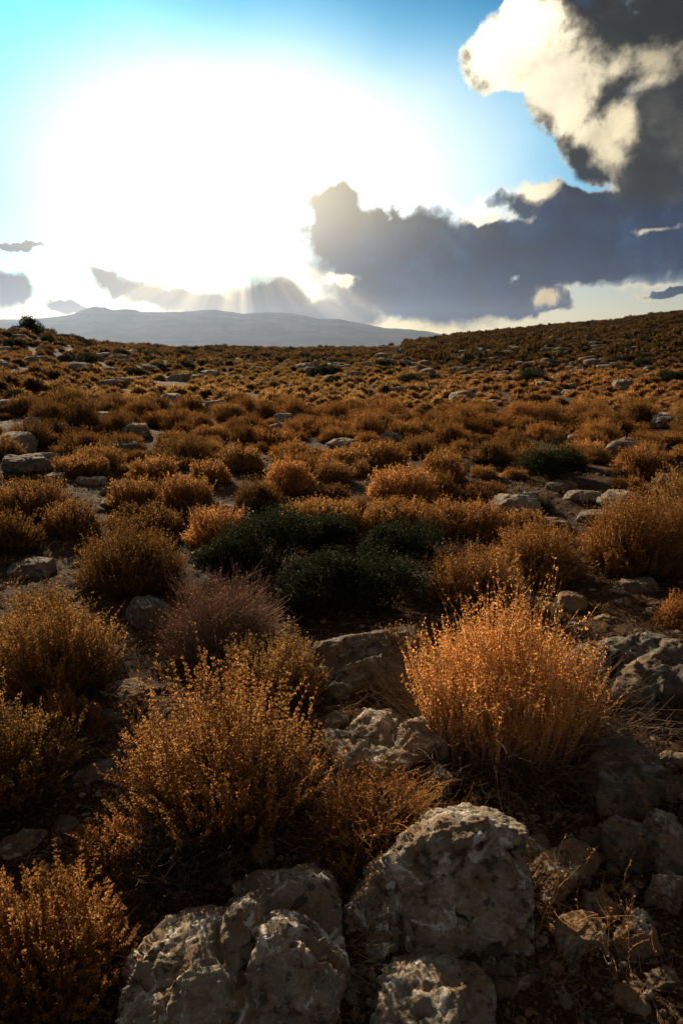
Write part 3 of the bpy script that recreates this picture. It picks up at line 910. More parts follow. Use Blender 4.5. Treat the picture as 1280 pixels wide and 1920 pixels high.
# ------------------------------------------------------------------ single stones one can point to
ST = [ # px, py, w, h, label, material, depth
 (1065, 1685, 150, 72, 'broad rusty flat rock right of the biggest boulder', M_ROCKB, .7), (1010, 1625, 75, 45, 'rusty double lump touching the top right of the biggest boulder', M_ROCKB, .8),
 (1100, 1800, 110, 52, 'golden-brown pitted rock at the lower right', M_ROCKB, .8), (1130, 1730, 70, 45, 'knobbly brown stone just above the golden-brown pitted rock', M_ROCKB, .8),
 (1205, 1800, 95, 75, 'smooth brown stone right of the golden-brown pitted rock', M_ROCKB, .8), (1255, 1720, 70, 90, 'upright brown stone at the lower right edge', M_ROCKB, .8),
 (1185, 1645, 95, 105, 'dark grey boulder left of the pale-topped one on the right edge', M_ROCKD, .9), (1255, 1650, 90, 135, 'pale-topped grey boulder cut by the right edge', M_ROCK, .9),
 (1135, 1578, 50, 22, 'flat tan stone above the dark grey boulder on the right', M_ROCKB, .6), (1110, 1600, 70, 35, 'small dark stone right of the rusty double lump', M_ROCKD, .7),
 (1190, 1912, 65, 42, 'small tan stone at the bottom right edge', M_ROCKB, .8), (1245, 1870, 60, 50, 'brown stone among the wispy stems at the bottom right', M_ROCKB, .8),
 (1265, 1450, 50, 45, 'reddish stone at the right edge beside the brown-capped boulder', M_ROCKB, .8), (1250, 1510, 80, 62, 'dark pitted stone below the brown-capped boulder', M_ROCKD, .8),
 (490, 1622, 54, 45, 'lone reddish stone between the shrubs above the lumpy boulder', M_ROCKB, .8), (30, 1612, 85, 36, 'flat faded brown stone at the left edge', M_ROCKB, .7),
 (120, 1570, 60, 30, 'small dusky stone left of the large spreading shrub', M_ROCKD, .7), (160, 1610, 45, 24, 'small amber stone above the low orange shrub', M_ROCKB, .7),
 (655, 1890, 34, 34, 'little stone wedged between the lumpy boulder and the ochre-crested rock', M_ROCK, .8), (645, 1830, 40, 28, 'rounded stone in the gap between the two biggest boulders', M_ROCKD, .8),
 (660, 1870, 60, 32, 'dark stone left of the ochre-crested rock', M_ROCKD, .8),
 (1150, 1840, 36, 22, 'small amber stone under the golden-brown pitted rock', M_ROCKB, .8), (1040, 1750, 30, 18, 'small tan stone right of the biggest boulder', M_ROCKB, .8),
 (1000, 1770, 26, 26, 'narrow amber chip at the right side of the biggest boulder', M_ROCKB, .7),
 (630, 1372, 60, 32, 'small brown stone left of the split tan rock', M_ROCKB, .8), (828, 1480, 60, 45, 'tan stone in front of the foot of the tallest golden shrub', M_ROCK, .7),
 (780, 1290, 80, 42, 'rough brown stone left of the tallest golden shrub', M_ROCKD, .7), (745, 1300, 50, 40, 'grey stone below the sparse straw shrub', M_ROCKD, .8),
 (1190, 1500, 34, 16, 'flat brown chip beside the brown-capped boulder', M_ROCKB, .8), (1145, 1372, 26, 14, 'tiny brown stone above the brown-capped boulder', M_ROCKB, .8),
 (1230, 1400, 34, 18, 'orange stone below the rock ledge', M_ROCKB, .8), (1070, 1380, 26, 16, 'small rounded brown stone right of the tallest golden shrub', M_ROCKB, .8),
 (1205, 1345, 60, 24, 'flat orange stone just under the rock ledge', M_ROCKB, .8), (1090, 1330, 34, 18, 'small brown stone between the tallest golden shrub and the rock ledge', M_ROCKB, .8),
 (265, 1180, 108, 62, 'lichen-grey rock left of the grey twiggy shrub', M_ROCKD, .8), (300, 1165, 40, 30, 'small stone at the right end of the lichen-grey rock', M_ROCKD, .8),
 (310, 1262, 36, 18, 'small white stone left below the grey twiggy shrub', M_ROCKP, .7), (290, 1245, 30, 12, 'small tan stone next to the small white stone', M_ROCK, .7),
 (200, 1265, 80, 60, 'rounded dusky rock above the bare patch on the left', M_ROCKD, .8), (215, 1235, 40, 20, 'grey stone on top of the dusky left rock', M_ROCKD, .8),
 (240, 1310, 90, 26, 'flat orange-brown slab on the bare patch on the left', M_ROCKB, .7), (205, 1305, 40, 20, 'pale stone at the left end of the flat slab', M_ROCK, .7),
 (195, 1365, 60, 30, 'brown stone right of the small rust shrub on the left', M_ROCKD, .7), (130, 1430, 60, 34, 'dim grey stone in the shade on the left', M_ROCKD, .7),
 (170, 1475, 90, 30, 'flat dim slab in the shade left of the large spreading shrub', M_ROCKD, .7), (215, 1425, 26, 16, 'orange chip in the shade on the left', M_ROCKB, .7),
 (1205, 1118, 72, 34, 'flat blue-grey rock below the big rusty shrub on the right', M_ROCKD, .8), (1160, 1122, 36, 20, 'pale round stone on the lit soil at the right', M_ROCK, .8),
 (1170, 1142, 30, 26, 'orange round stone beside the pale round one', M_ROCKB, .8), (1133, 1172, 34, 20, 'bright orange stone alone on the lit soil', M_ROCKB, .8),
 (1222, 1160, 32, 22, 'small grey stone under the blue-grey rock', M_ROCKD, .8), (1165, 1160, 20, 10, 'tiny orange chip between the orange stones', M_ROCKB, .8),
 (1080, 1150, 66, 40, 'brown rounded rock right of the tallest golden shrub top', M_ROCKB, .8), (1035, 1112, 20, 12, 'tiny tan stone above the brown rounded rock', M_ROCKB, .8),
 (970, 975, 100, 55, 'pale slanting rock with a knob at its upper end', M_ROCKP, .8), (1000, 945, 36, 26, 'pale knob on the slanting rock', M_ROCKP, .8),
 (1048, 1000, 56, 32, 'mottled grey stone right below the slanting rock', M_ROCK, .8), (1108, 945, 74, 28, 'low grey rock left of the whaleback rock', M_ROCK, .7),
 (1190, 962, 100, 42, 'smooth whaleback grey rock behind the big rusty shrub', M_ROCK, .8), (1150, 985, 110, 26, 'pale tongue of rock in front of the whaleback rock', M_ROCKP, .6),
 (1265, 912, 60, 28, 'tan rock at the right edge above the whaleback rock', M_ROCKB, .8), (1060, 925, 60, 26, 'dark grey stone in front of the dark green mound', M_ROCKD, .8),
 (645, 845, 66, 26, 'white rock, the left of a bright pair in mid field', M_ROCKP, .8), (733, 832, 52, 26, 'white rock, the right of a bright pair in mid field', M_ROCKP, .8),
 (1095, 832, 52, 24, 'pale grey rock in the mid field on the right', M_ROCKP, .8), (1248, 802, 62, 28, 'pale boulder at the right edge of the mid field', M_ROCKP, .8),
 (45, 890, 95, 40, 'largest grey rock of the rocky patch at the left edge', M_ROCKD, .8), (15, 850, 45, 34, 'grey rock at the left edge above the rocky patch', M_ROCKD, .8),
 (85, 870, 50, 26, 'grey stone at the right end of the rocky patch', M_ROCKD, .8), (100, 905, 40, 20, 'small stone in front of the rocky patch', M_ROCK, .8),
 (172, 912, 42, 20, 'pale stone between the shrubs right of the rocky patch', M_ROCKP, .8), (150, 905, 26, 14, 'small pale stone next to the pale stone by the rocky patch', M_ROCKP, .8),
 (215, 930, 60, 22, 'flat stone left of the twin golden shrubs', M_ROCKB, .8), (205, 955, 50, 18, 'tan stone below the flat stone on the left', M_ROCKB, .8),
 (370, 968, 40, 18, 'ochre stone above the bright orange shrub left of centre', M_ROCKB, .8), (425, 962, 36, 16, 'small tan stone right of the ochre stone', M_ROCKB, .8),
 (405, 770, 46, 24, 'pale rock on the slope left of centre', M_ROCKP, .8), (535, 792, 44, 20, 'pale rock near the middle of the field', M_ROCKP, .8),
 (530, 760, 20, 10, 'tiny pale rock beyond the middle of the field', M_ROCKP, .8), (60, 800, 34, 22, 'blue-grey rock on the left of the field', M_ROCK, .8),
 (105, 815, 40, 26, 'upright grey rock on the left of the field', M_ROCK, .8), (215, 755, 26, 12, 'small grey rock far up on the left', M_ROCK, .8),
 (880, 748, 26, 8, 'flat pale rock far off right of the middle', M_ROCKP, .8), (1005, 770, 34, 10, 'flat tan rock far off on the right', M_ROCKP, .8),
 (650, 692, 30, 10, 'pale rock on the far plain near the middle', M_ROCKP, .8), (605, 700, 26, 10, 'pale rock on the far plain left of the middle one', M_ROCKP, .8),
 (50, 1085, 90, 34, 'dark mossy rock at the left beside the dusky shrubs', M_ROCKD, .8), (375, 1048, 36, 20, 'tan stone below the bright orange shrub left of centre', M_ROCKB, .8),
 (405, 1058, 24, 16, 'small pale stone left of the evergreen shrubs', M_ROCK, .8), (300, 1075, 24, 16, 'small stone by the dusky broad shrub', M_ROCKD, .8),
]
for k, (px, py, w_, h_, lab, mt, dp) in enumerate(ST):
    add_stone(px, py, w_, h_, lab, 100 + k, mt, sub=6 if w_ > 90 and py > 1400 else 5 if w_ > 34 else 4, depth=dp, name='rock' if w_ > 40 else 'stone', cat='rock' if w_ > 40 else 'stone')

# ------------------------------------------------------------------ shrubs one can point to
GREY = dict(leaf=(0.36, 0.23, 0.16), stem=(0.36, 0.25, 0.19), dead=(0.20, 0.17, 0.15))
def shrub_px(px, py, w_, h_, label, seed, kind='gold', color=(1, 1, 1), back=0.35, **kw):
    x, y, z, s = gp(px, py)
    W = w_ * s * 1.02
    y2 = y + W * back
    s2 = s * y2 / y
    d = dict(W=W, Hh=h_ * s2 * 0.98, seed=seed)
    d.update(kw)
    return add_shrub(x * y2 / y, y2, dry_shrub(**d), label, color=color, rz=0)
SH = [ # px, py, w, h, label, seed, colour, options
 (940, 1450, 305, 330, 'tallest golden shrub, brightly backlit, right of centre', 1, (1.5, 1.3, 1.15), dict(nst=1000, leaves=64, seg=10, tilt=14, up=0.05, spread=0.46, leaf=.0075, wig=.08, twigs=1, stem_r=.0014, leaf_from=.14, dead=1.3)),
 (425, 1610, 355, 300, 'large spreading amber shrub left of centre above the lumpy boulder', 2, (1.0, .78, .6), dict(nst=420, leaves=84, seg=10, tilt=44, up=0.07, leaf=.0085, stem_r=.0014, dead=2.8, wig=.10, twigs=1, leaf_from=.4)),
 (705, 1650, 235, 190, 'tangled coppery shrub touching the top left of the biggest boulder', 3, (1.05, .74, .55), dict(nst=900, leaves=9, seg=8, tilt=65, up=0.0, wig=.28, leaf=.006, stem_r=.0012)),
 (105, 1940, 280, 255, 'orange leafy shrub filling the bottom left corner', 4, (.82, .6, .42), dict(nst=380, leaves=84, seg=9, tilt=44, up=0.08, leaf=.0085, wig=.12, twigs=1, dead=2)),
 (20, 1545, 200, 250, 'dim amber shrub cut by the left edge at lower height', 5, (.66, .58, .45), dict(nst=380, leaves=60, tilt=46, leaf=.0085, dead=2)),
 (105, 1330, 190, 240, 'tall dusky golden shrub near the left edge', 6, (.8, .66, .5), dict(nst=520, leaves=54, tilt=38, leaf=.009, dead=2)),
 (130, 1405, 110, 105, 'small rust shrub on the left below the tall dusky one', 7, (.8, .56, .42), dict(nst=260, leaves=44, leaf=.0085, dead=2)),
 (415, 1250, 190, 165, 'grey twiggy shrub with almost bare branches left of centre', 8, (1.5, 1.35, 1.25), dict(nst=1300, leaves=2, seg=7, tilt=55, up=.02, wig=.2, stem_r=.0010, twigs=5, dead=.4, pal=GREY, lean=(.1, 0))),
 (515, 1335, 190, 130, 'golden-tipped shrub with a black underside below the grey twiggy one', 9, (.9, .82, .72), dict(nst=380, leaves=36, tilt=46, leaf=.008, dead=3, leaf_from=.55)),
 (250, 1130, 205, 125, 'broad dusky shrub above the lichen-grey rock', 10, (.72, .58, .42), dict(nst=900, leaves=16, tilt=50)),
 (415, 1035, 130, 78, 'bright orange shrub left of the evergreen shrubs', 11, (1.12, .85, .65), dict(nst=700, leaves=15, tilt=50)),
 (1190, 1095, 215, 150, 'big rust-golden shrub at the right edge in front of the whaleback rock', 12, (.98, .72, .5), dict(nst=1200, leaves=18, tilt=45)),
 (880, 1150, 170, 120, 'golden shrub directly behind the tallest one', 13, (1.0, .8, .6), dict(nst=800, leaves=16)),
 (1000, 1100, 165, 110, 'fiery golden shrub behind and right of the tallest one', 14, (1.1, .85, .62), dict(nst=900, leaves=16, tilt=60)),
 (870, 1035, 200, 80, 'wide golden shrub above the right evergreen mound', 15, (1.1, .86, .62), dict(nst=900, leaves=15, depth=.5)),
 (600, 1010, 170, 60, 'low straw-gold shrub just above the evergreen shrubs', 16, (1.1, .9, .66), dict(nst=700, leaves=14)),
 (740, 1005, 140, 60, 'low straw-gold shrub above the right evergreen mound', 17, (1.05, .85, .62), dict(nst=600, leaves=14)),
 (755, 955, 135, 72, 'rounded orange shrub alone in the centre beyond the evergreens', 18, (1.1, .82, .58), dict(nst=800, leaves=16)),
 (545, 932, 92, 68, 'dome of gold standing alone left of the centre', 19, (1.1, .84, .6), dict(nst=600, leaves=16)),
 (255, 965, 100, 62, 'left of the twin golden shrubs in the left mid ground', 20, (.95, .76, .56), dict(nst=600, leaves=14)),
 (350, 960, 100, 62, 'right of the twin golden shrubs in the left mid ground', 21, (1.05, .82, .6), dict(nst=600, leaves=14)),
 (290, 912, 95, 52, 'rounded golden shrub behind the twin shrubs', 22, (1.05, .82, .6), dict(nst=500, leaves=14)),
 (393, 912, 75, 50, 'golden shrub behind the right twin shrub', 23, (1.1, .85, .62), dict(nst=450, leaves=14)),
 (60, 985, 150, 75, 'broad brown-gold shrub at the left edge of the mid ground', 24, (.8, .64, .46), dict(nst=700, leaves=14)),
 (135, 1012, 110, 65, 'brown-gold shrub in front of the broad one on the left', 25, (.8, .64, .46), dict(nst=600, leaves=14)),
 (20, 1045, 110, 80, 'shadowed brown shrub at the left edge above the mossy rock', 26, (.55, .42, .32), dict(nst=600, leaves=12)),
 (275, 1010, 150, 50, 'long low dim shrub between the twin shrubs and the dusky one', 27, (.7, .56, .42), dict(nst=600, leaves=12)),
 (450, 888, 95, 50, 'grey-gold shrub left beyond the lone gold dome', 28, (.95, .78, .6), dict(nst=500, leaves=12)),
 (155, 900, 110, 42, 'orange-gold shrub right of the rocky patch', 29, (.9, .68, .48), dict(nst=500, leaves=12)),
 (640, 885, 95, 42, 'gold shrub in front of the left white rock', 30, (1.1, .85, .62), dict(nst=500, leaves=12)),
 (718, 880, 85, 56, 'upright shrub in front of the right white rock', 31, (.95, .75, .55), dict(nst=500, leaves=12)),
 (825, 912, 85, 60, 'orange shrub right beyond the rounded central one', 32, (1.05, .76, .5), dict(nst=500, leaves=12)),
 (910, 950, 95, 42, 'red-brown cushion shrub left of the slanting rock', 33, (.62, .38, .26), dict(nst=700, leaves=8, tilt=75)),
 (985, 1000, 80, 42, 'wispy straw shrub in front of the slanting rock', 34, (.95, .75, .55), dict(nst=300, leaves=10)),
 (1200, 900, 90, 60, 'rust shrub beyond the whaleback rock', 35, (.85, .58, .4), dict(nst=500, leaves=12)),
 (1270, 1185, 70, 70, 'small orange shrub at the right edge above the rock ledge', 36, (1.1, .75, .5), dict(nst=350, leaves=14)),
 (750, 1262, 110, 90, 'sparse straw shrub between the grey rock face and the tallest golden shrub', 37, (.8, .72, .6), dict(nst=260, leaves=12, dead=1.0)),
 (350, 1150, 70, 60, 'rusty cushion shrub left above the grey twiggy one', 38, (.9, .5, .3), dict(nst=500, leaves=12, tilt=70)),
 (905, 1925, 60, 60, 'small leafy amber tuft right of the ochre-crested rock', 39, (.8, .62, .4), dict(nst=60, leaves=14, leaf=.008)),
 (850, 1000, 120, 50, 'straw shrub beyond the wide golden shrub', 40, (1.05, .82, .6), dict(nst=500, leaves=12)),
 (620, 950, 75, 40, 'brown domed shrub between the gold dome and the rounded orange shrub', 41, (.5, .38, .28), dict(nst=500, leaves=8, tilt=75)),
 (80, 1220, 130, 100, 'golden shrub behind the tall dusky one at the left', 42, (.75, .62, .46), dict(nst=600, leaves=14)),
 (640, 1110, 80, 60, 'grey bare shrub between the evergreen mounds', 43, (.8, .8, .8), dict(nst=400, leaves=2, pal=GREY, wig=.2)),
 (845, 1080, 120, 60, 'grey dry shrub above the tallest golden one on its left', 44, (.95, .85, .8), dict(nst=450, leaves=3, pal=GREY, wig=.2)),
 (215, 1660, 130, 120, 'small rusty shrub above the bottom left orange one', 45, (.85, .58, .4), dict(nst=300, leaves=14, wig=.2)),
 (320, 1700, 190, 160, 'fallen grey twigs hanging at the left foot of the large spreading shrub', 46, (.9, .9, .95), dict(nst=500, leaves=0, twigs=2, pal=GREY, wig=.3, tilt=80, up=-.06)),
]
for (px, py, w_, h_, lab, sd, cl, kw) in SH:
    kw = dict(kw)
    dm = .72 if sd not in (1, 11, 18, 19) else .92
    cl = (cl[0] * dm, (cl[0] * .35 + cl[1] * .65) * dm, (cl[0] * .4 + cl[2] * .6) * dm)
    if kw.get('leaves', 1) == 0: kw['leaves'] = 1
    if 'leaf' not in kw:
        s = gp(px, py)[3]
        kw['leaf'] = max(0.008, s * 2.6); kw['stem_r'] = max(0.0012, s * 0.42)
    if 'dead' not in kw: kw['dead'] = 1.2; kw['core'] = 260; kw['leaves'] = int(kw.get('leaves', 14) * 1.5)
    if 'depth' in kw and kw['depth'] < 1: kw['depth'] = w_ * gp(px, py)[3] * kw['depth']
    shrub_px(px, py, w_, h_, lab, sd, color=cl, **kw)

# wispy stems at the bottom right
def wisps():
    x, y, z, s = gp(1140, 1930)
    rng = np.random.RandomState(5)
    n = 26
    base = np.stack([rng.uniform(-.2, .2, n), rng.uniform(-.05, .25, n), np.full(n, -.02)], 1)
    dr = np.stack([rng.normal(size=n) * .35, rng.normal(size=n) * .3, np.ones(n)], 1)
    P = grow(base, dr, rng.uniform(.14, .30, n), 9, rng, up=0.0, wig=.16)
    ids = np.repeat(np.arange(n), 3); b, d = sample_on(P, ids, rng.uniform(.3, .8, n * 3))
    P2 = grow(b, d + rng.normal(size=b.shape) * .6, rng.uniform(.04, .1, n * 3), 9, rng, up=.02, wig=.12)
    PP = np.concatenate([P, P2])
    V, F = tubes(PP, np.linspace(1.1, .5, 10)[None] * .0012 * np.ones((len(PP), 1)))
    c = np.tile((.45, .26, .11), (len(V), 1)) * np.repeat(rng.uniform(.5, 1.3, len(PP)), 30)[:, None]
    ids = rng.randint(len(PP), size=260); b, d = sample_on(PP, ids, rng.uniform(.1, 1, 260))
    V2, F2 = leafquads(b, unit(rng.normal(size=b.shape)), rng.uniform(.005, .011, 260), rng.uniform(.004, .007, 260), rng)
    add_shrub(x, y + .1, ((V, F, c), (V2, F2, np.tile((.5, .27, .08), (len(V2), 1)))), 'wispy bare stems in front of the small stones at the bottom right', cat='weed', name='dry_weed')
wisps()

EV = [ # dark evergreens
 (510, 1095, 190, 135, 'left dark green mound of the evergreen group in the centre', 1), (605, 1175, 175, 130, 'middle dark green mound sitting on the grey rock face', 2),
 (745, 1095, 145, 110, 'right dark green mound of the evergreen group in the centre', 3), (705, 1170, 185, 95, 'low dark green mat over the right end of the grey rock face', 4),
 (430, 1100, 130, 60, 'low dark green shrub trailing left of the evergreen group', 5), (615, 1045, 120, 55, 'dark green mound at the back of the evergreen group', 6),
 (560, 1180, 80, 60, 'small dark green tuft at the left end of the grey rock face', 7),
 (1035, 912, 135, 62, 'black-green rounded mound on the right beyond the slanting rock', 8),
 (640, 725, 60, 14, 'flat dark shrub far off near the middle', 9), (1000, 965, 60, 20, 'dark green sprig behind the slanting rock knob', 10),
]
for (px, py, w_, h_, lab, sd) in EV:
    x, y, z, s = gp(px, py)
    W = w_ * s
    y2 = y + W * .35
    hh = h_ * s * y2 / y * (1.3 if py > 1000 else 1)
    if sd == 2: pass
    add_evergreen(x * y2 / y, y2, evergreen(sd, W * 1.05, hh * 1.12, lumps=9, nleaf=int(min(16000, 60000 * W * max(W, .3))), leaf=max(.015, s * 3.2)), lab)

# ------------------------------------------------------------------ the field: shrubs and rocks out to the crest
FR = np.random.RandomState(77)
taken = [(o.location.x, o.location.y) for o in COL.objects if o.get('category') in ('shrub', 'evergreen shrub', 'rock') and o.parent is None]
taken = np.array(taken)
near_var = []
for k in range(12):
    st, lf = dry_shrub(200 + k, W=1.0, Hh=(.62, .5, .75)[k % 3], ragged=(.25, .6, .9, .5)[k % 4], lean=((k % 5 - 2) * .12, (k % 3 - 1) * .1), nst=620, seg=5, leaves=12, leaf=0.024, stem_r=0.0036, tilt=58 - 4 * (k % 3), up=.08, twigs=1, dead=1.0, spread=.34, wig=.12, leaf_from=.5, core=420)
    near_var.append((make_mesh('stems', *st[:2], [M_TWIG], col=st[2]), make_mesh('leaves', *lf[:2], [M_DRY], col=lf[2])))
ever_var = []
for k in range(3):
    st, lf = evergreen(300 + k, 1.0, .5, 10, 6000, .042)
    ever_var.append((make_mesh('stems', *st[:2], [M_TWIG], col=st[2]), make_mesh('foliage', *lf[:2], [M_GREEN], col=lf[2])))
rock_var = []
for k in range(9):
    V, F = stone_shape(400 + k, (1, .85, .62), 4, rough=1.2)
    rock_var.append(V)

def cells(r0, r1, cell, amax=36.0, keep=1.0):
    """jittered grid of points between radii r0 and r1"""
    n = int(r1 / cell) + 2
    i, j = np.meshgrid(np.arange(-n, n), np.arange(0, n))
    x = (i + FR.uniform(-.42, .42, i.shape) + .5 * (j % 2)) * cell; y = (j + FR.uniform(-.42, .42, i.shape)) * cell
    x, y = x.ravel(), y.ravel()
    r = np.hypot(x, y); a = np.degrees(np.arctan2(x, y))
    m = (r >= r0) & (r < r1) & (np.abs(a) < amax) & (FR.rand(len(x)) < keep)
    return x[m], y[m], r[m], a[m]

def tint(x, y, r, a, rng):
    """how dry or green the plants are here: straw gold in the middle, olive further off, rust to the right. Darker to the left; far plain and hill darkened for cloud shadow"""
    q = np.stack([x, y, np.zeros_like(x)], 1)
    n = pnoise(q / 9.0 + 3) * 1.2 + rng.normal(size=len(x)) * .22
    gold = np.array([.98, .90, .74]); rust = np.array([.84, .66, .50]); olive = np.array([.60, .60, .42]); dusk = np.array([.40, .35, .29])
    k = np.clip(.5 + n, 0, 1)[:, None]
    c = gold * k + rust * (1 - k)
    rr = np.clip(sstep(2, 20, a) * .8 * sstep(8, 25, r), 0, 1)[:, None]
    c = c * (1 - rr) + rust * rr
    ol = (sstep(16, 34, r) * sstep(14, 0, a) * (.5 + .4 * np.clip(n + .5, 0, 1)))[:, None]
    c = c * (1 - ol) + olive * ol
    left = (sstep(-12, -24, a) * .6)[:, None]
    c = c * (1 - left) + dusk * left
    far = np.maximum(sstep(34, 56, r) * sstep(0, 8, a), sstep(30, 60, r) * .8)[:, None]
    c = c * (1 - far) + dusk * .62 * far  # cloud shadow over the distance put into the plant colour
    return c * (.52 + .5 * rng.rand(len(x)) ** 1.3)[:, None] * (1 - .25 * sstep(9, 6, r) )[:, None]

# near band: every shrub its own object
x, y, r, a = cells(6.3, 24.0, .64, 32)
ok = np.ones(len(x), bool)
for k in range(len(x)):
    d = np.hypot(taken[:, 0] - x[k], taken[:, 1] - y[k]).min()
    if d < (.45 if r[k] < 11 else .34): ok[k] = False
bare = pnoise(np.stack([x, y, np.zeros_like(x)], 1) / 3.2 + 31)
ok &= bare > -.36
x, y, r, a = x[ok], y[ok], r[ok], a[ok]
vis = np.abs(a) < 29
order = np.argsort(r + np.where(vis, 0, 100))
x, y, r, a = x[order], y[order], r[order], a[order]
cols = tint(x, y, r, a, FR)
size = (.27 + .42 * FR.rand(len(x)) ** 1.2) * (1 + .12 * (r > 12))
green = FR.rand(len(x)) < .03
NEAR = 252
SIDES = ['at the far left', 'on the left', 'half way to the left', 'just left of centre', 'in the centre', 'just right of centre', 'half way to the right', 'on the right', 'at the far right']
BANDS = ['on the near edge of the field', 'a little way into the field', 'in the nearer half of the field', 'in the middle of the field', 'just past the middle of the field', 'well into the field', 'deep in the field']
def tone_word(c):
    if c[1] > c[0] * .88: return 'olive'
    if c[0] < .45: return 'dusky brown'
    if c[1] < c[0] * .68: return 'rust-brown'
    return 'golden'
for k in range(min(NEAR, len(x))):
    side = SIDES[int(np.clip((a[k] + 27) / 6, 0, 8))]
    band = BANDS[int(np.searchsorted([8.5, 10.5, 12.5, 14.5, 16.5, 18.5], r[k]))]
    sw = 'small' if size[k] < .44 else 'large' if size[k] > .62 else 'rounded'
    if green[k]:
        add_evergreen(x[k], y[k], ever_var[k % 3], 'dark green cushion shrub, %s, %s' % (band, side),
                      rz=FR.rand() * 6.28, sc=size[k] * .85, group='dark cushions among the dry shrubs')
        continue
    hs = FR.uniform(.8, 1.15)
    add_shrub(x[k], y[k], near_var[FR.randint(12)], '%s %s shrub, %s, %s' % (sw, tone_word(cols[k]), band, side),
              group='dry shrubs scattered over the field', rz=FR.rand() * 6.28, sc=(size[k] * FR.uniform(.85, 1.25), size[k], size[k] * hs), color=cols[k])
rest = (x[NEAR:], y[NEAR:], r[NEAR:], a[NEAR:])

# beyond: the countless shrubs of the plain and the hill
def far_variant(seed, nb, wd, tuft=True):
    """dome of narrow blades, cheap"""
    rng = np.random.RandomState(seed)
    d = unit(rng.normal(size=(nb, 3))); d[:, 2] = np.abs(d[:, 2]) * 1.1 + .05; d = unit(d)
    lump = 1 + .35 * fbm(d * 2.2 + seed, 2)
    b = d * np.array([.22, .22, .08]) * rng.rand(nb, 1)
    ln = lump * (.8 + .3 * rng.rand(nb))
    tip = d * np.array([.5, .5, .46]) * ln[:, None]
    tip += rng.normal(size=tip.shape) * .03
    mid = b + (tip - b) * .62 + np.array([0, 0, .05])
    s = unit(np.cross(d, rng.normal(size=d.shape))) * wd
    V = np.stack([b - s * .4, b + s * .4, mid + s, mid - s, tip], 1).reshape(-1, 3)
    nc = nb // 3                                    # dead wood inside
    di = unit(rng.normal(size=(nc, 3))); di[:, 2] = np.abs(di[:, 2])
    ci = di * np.array([.3, .3, .27]) * rng.rand(nc, 1) ** .4
    Vc, _ = leafquads(ci, unit(di + rng.normal(size=di.shape)), .2 * np.ones(nc), .09 * np.ones(nc), rng)
    i = np.arange(nb)[:, None] * 5
    F4 = i + np.array([0, 1, 2, 3]); F3 = i + np.array([3, 2, 4])
    t = np.tile([0, 0, .75, .75, 1.0], nb)[:, None]
    t = t ** 1.6
    C = (np.array(DRY['dead']) * (1 - t) + np.array(DRY['leaf']) * t) * np.repeat(.6 + .8 * rng.rand(nb), 5)[:, None]
    F4 = np.concatenate([F4, np.arange(4 * nc).reshape(nc, 4) + len(V)])
    return np.concatenate([V, Vc]), F4, F3, np.concatenate([C, np.tile(np.array(DRY['dead']) * .6, (4 * nc, 1))])

def scatter(name, pts, size, cols, variants, label):
    VV, F4, F3, CC = [], [], [], []
    off = 0
    x, y = pts
    z = terrain(x, y)
    vi = FR.randint(len(variants), size=len(x)); rot = FR.rand(len(x)) * 6.28; hs = FR.uniform(.75, 1.2, len(x))
    for k in range(len(x)):
        V, f4, f3, C = variants[vi[k]]
        c, s = math.cos(rot[k]), math.sin(rot[k])
        W_ = np.empty_like(V)
        W_[:, 0] = (V[:, 0] * c - V[:, 1] * s) * size[k] + x[k]
        W_[:, 1] = (V[:, 0] * s + V[:, 1] * c) * size[k] + y[k]
        W_[:, 2] = V[:, 2] * size[k] * hs[k] + z[k] - .02
        VV.append(W_.astype(np.float32)); F4.append(f4 + off); F3.append(f3 + off); CC.append((C * cols[k]).astype(np.float32)); off += len(V)
    me = make_mesh(name, np.concatenate(VV), [np.concatenate(F4), np.concatenate(F3)], [M_DRY], col=np.concatenate(CC))
    return link(name, me, kind='stuff', label=label, category='shrubs')
va = [far_variant(k, 420, .014) for k in range(5)]
vb = [far_variant(20 + k, 170, .026) for k in range(5)]
vc = [far_variant(40 + k, 60, .05) for k in range(5)]
FX, FY, FS, FC = [rest[0]], [rest[1]], [size[NEAR:]], [cols[NEAR:]]
LX = [];
# left of them, between 24 and the crest
x2, y2, r2, a2 = cells(24, 45, .80, 36)
x3, y3, r3, a3 = cells(45, 120, 1.25, 36)
D3 = np.interp(a3, CA, CD)
m = (r3 < D3 + 6) & ~((a3 > 6) & (r3 > 62))
x3, y3, r3, a3 = x3[m], y3[m], r3[m], a3[m]
m = ~((a2 < -40))
c2 = tint(x2, y2, r2, a2, FR); c3 = tint(x3, y3, r3, a3, FR)
xx = np.concatenate([rest[0], x2]); yy = np.concatenate([rest[1], y2])
b2 = pnoise(np.stack([xx, yy, np.zeros_like(xx)], 1) / 4.2 + 31) > -.3
ss = np.concatenate([size[NEAR:], FR.uniform(.38, .82, len(x2))])
cc_ = np.concatenate([cols[NEAR:], c2])
scatter('dry_scrub', (xx[b2], yy[b2]), ss[b2], cc_[b2], va, 'countless rounded dry shrubs covering the plain')
scatter('far_scrub', (x3, y3), FR.uniform(.6, 1.25, len(x3)), c3, vb, 'brown scrub on the far plain up to the skyline')
x4, y4, r4, a4 = cells(58, 235, 1.75, 46)
D4 = np.interp(a4, CA, CD)
m = (a4 > 5) & (r4 < D4 + 8)
x4, y4, r4, a4 = x4[m], y4[m], r4[m], a4[m]
c4 = np.array([.16, .145, .10]) * (.5 + .8 * FR.rand(len(x4)))[:, None]  # dark scrub, its colour lowered further for the shadow of cloud
scatter('hill_scrub', (x4, y4), FR.uniform(.9, 2.0, len(x4)), c4, vc, 'dark low scrub covering the hillside on the right')

